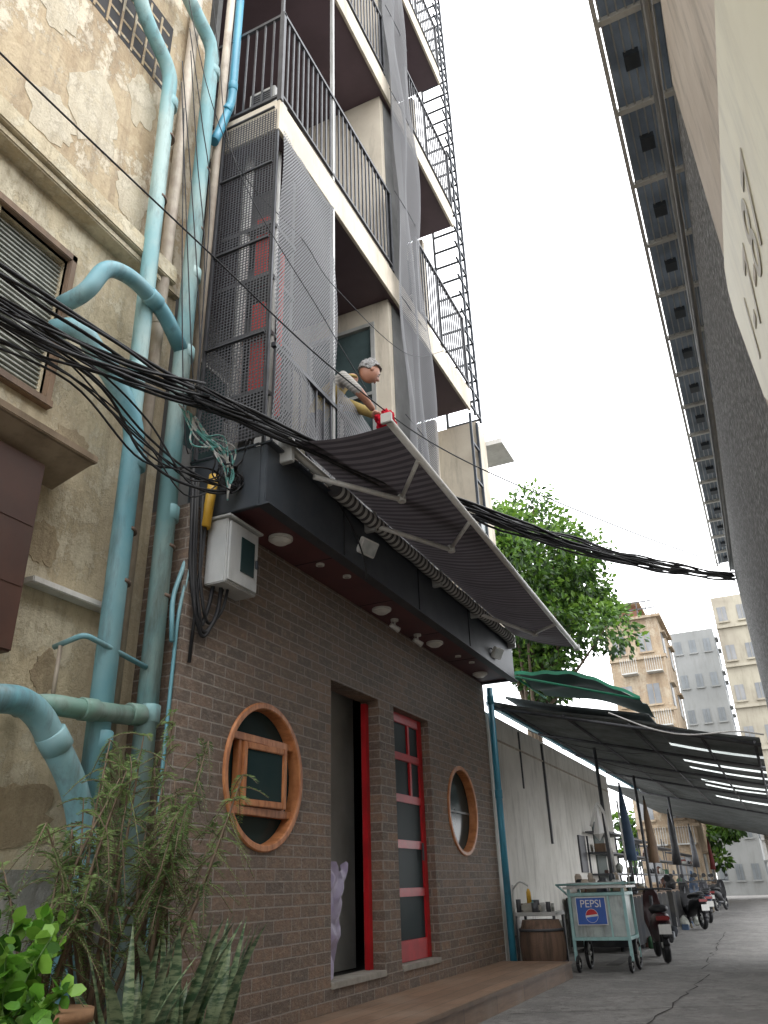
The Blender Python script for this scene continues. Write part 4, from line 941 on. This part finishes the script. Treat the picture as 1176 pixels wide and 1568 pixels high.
def head():
    hc=Vector((-2.615,5.525,5.43)); face=(Vector((.48,.62,-.42))).normalized(); up=(Vector((.2,.2,1))-face*Vector((.2,.2,1)).dot(face)).normalized(); sd=face.cross(up)
    Mx=Matrix((( sd.x,face.x,up.x),(sd.y,face.y,up.y),(sd.z,face.z,up.z)))
    bm=bmesh.new(); bmesh.ops.create_uvsphere(bm,u_segments=40,v_segments=32,radius=1)
    for v in bm.verts:
        x,y,z=v.co; X,Y,Z=x*.078,y*.098,z*.122
        if z<0: X*=1-.32*z*z; Y*=1-.12*z*z; 
        if z<-.3 and y>0: Y+=.012*(-z-.3)
        fr=max(0,y)
        Y+=.030*math.exp(-((x/.16)**2+((z+.12)/.20)**2))*fr
        Y+=.006*math.exp(-(((z-.18)/.10)**2))*fr*math.exp(-(x/.6)**2)
        for s in (-1,1): Y-=.010*math.exp(-(((x-s*.36)/.16)**2+((z-.03)/.11)**2))*fr
        Y+=.007*math.exp(-((x/.26)**2+((z+.47)/.07)**2))*fr; Y-=.005*math.exp(-((x/.28)**2+((z+.53)/.03)**2))*fr
        v.co=Vector((X,Y,Z))
    me=bpy.data.meshes.new('head'); 
    bm.transform(Matrix.Translation(hc)@Mx.to_4x4()); bm.to_mesh(me); bm.free(); fin('head',me,skin,MAN,True)
    def part(name,c,s,mat,fn=None,sub=3):
        bm=bmesh.new(); bmesh.ops.create_icosphere(bm,subdivisions=sub,radius=1)
        for v in bm.verts:
            p=v.co.copy()
            if fn: p=fn(p)
            v.co=Vector((c[0]+p.x*s[0],c[1]+p.y*s[1],c[2]+p.z*s[2]))
        bm.transform(Matrix.Translation(hc)@Mx.to_4x4()); me=bpy.data.meshes.new(name); bm.to_mesh(me); bm.free(); fin(name,me,mat,MAN,True)
    for s,t in ((-1,'l'),(1,'r')):
        part('ear_'+t,(s*.080,-.005,-.005),(.012,.02,.032),skin,None,2)
        part('eye_'+t,(s*.029,.083,.005),(.013,.010,.008),whitep,None,2); part('iris_'+t,(s*.029,.092,.004),(.006,.003,.006),dark,None,2)
        part('brow_'+t,(s*.030,.092,.026),(.018,.006,.005),hair,None,2)
    part('lips',(0,.098,-.060),(.022,.006,.006),M('lips',(.35,.13,.1),None,9,.5),None,2)
    def hf(p):
        k=1+.14*noise.noise(p*5)+.12*noise.noise(p*14)
        q=p*k
        if p.y>.15: q.z=max(q.z,.25+.45*(p.y-.15)); 
        if p.y<=.15: q.z=max(q.z,-.42+.5*max(0,p.y+.2))
        return q
    part('hair_cap',(0,-.018,.022),(.092,.102,.128),hair,hf,5)
head()
tubes('collar',[([nb+Vector((math.cos(k*2*math.pi/16)*.07,math.sin(k*2*math.pi/16)*.07,.02+.02*math.sin(k*2*math.pi/16))) for k in range(17)],.016)],shirt,MAN,8)

# ================================================================== WORLD / SUN / CAMERA
w=bpy.data.worlds.new('World'); sc.world=w; w.use_nodes=True; nt=w.node_tree; nt.nodes.clear()
o=nt.nodes.new('ShaderNodeOutputWorld'); bg=nt.nodes.new('ShaderNodeBackground'); nt.links.new(bg.outputs[0],o.inputs[0])
sky=nt.nodes.new('ShaderNodeTexSky'); sky.sky_type='NISHITA'; sky.sun_disc=False; sky.sun_elevation=math.radians(66); sky.sun_rotation=math.radians(100)
tc=nt.nodes.new('ShaderNodeTexCoord'); nz=nt.nodes.new('ShaderNodeTexNoise'); nz.inputs['Scale'].default_value=2.2; nz.inputs['Detail'].default_value=5
mp=nt.nodes.new('ShaderNodeMapping'); mp.inputs['Scale'].default_value=(1,1,2.5); nt.links.new(tc.outputs['Generated'],mp.inputs[0]); nt.links.new(mp.outputs[0],nz.inputs['Vector'])
cl=mixc(nt,ramp(nt,nz.outputs[0],.35,.7),(26.,26.8,28.),(32.,32.,32.2))
fin_=mixc(nt,.96,sky.outputs[0],cl)
nt.links.new(fin_,bg.inputs[0]); bg.inputs[1].default_value=.13
sd=bpy.data.lights.new('sun','SUN'); sd.energy=.9; sd.angle=math.radians(30); sd.color=(1,.96,.9)
so=bpy.data.objects.new('sun',sd); COL.objects.link(so)
az=math.radians(100); el=math.radians(66)
dirv=Vector((math.sin(az)*math.cos(el),math.cos(az)*math.cos(el),math.sin(el)))
so.rotation_euler=(-dirv).to_track_quat('-Z','Y').to_euler()
cam=bpy.data.cameras.new('camera'); cam.sensor_fit='VERTICAL'; cam.sensor_height=24; cam.lens=24*1184/1568; cam.clip_end=1000; cam.clip_start=.05
co=bpy.data.objects.new('camera',cam); COL.objects.link(co); sc.camera=co
co.matrix_world=Matrix(((.9039,.2110,.3720,0),(.4266,-.3841,-.8188,0),(-.0299,.8988,-.4372,.96),(0,0,0,1)))
sc.view_settings.view_transform='Standard'; sc.view_settings.look='None'; sc.view_settings.exposure=0
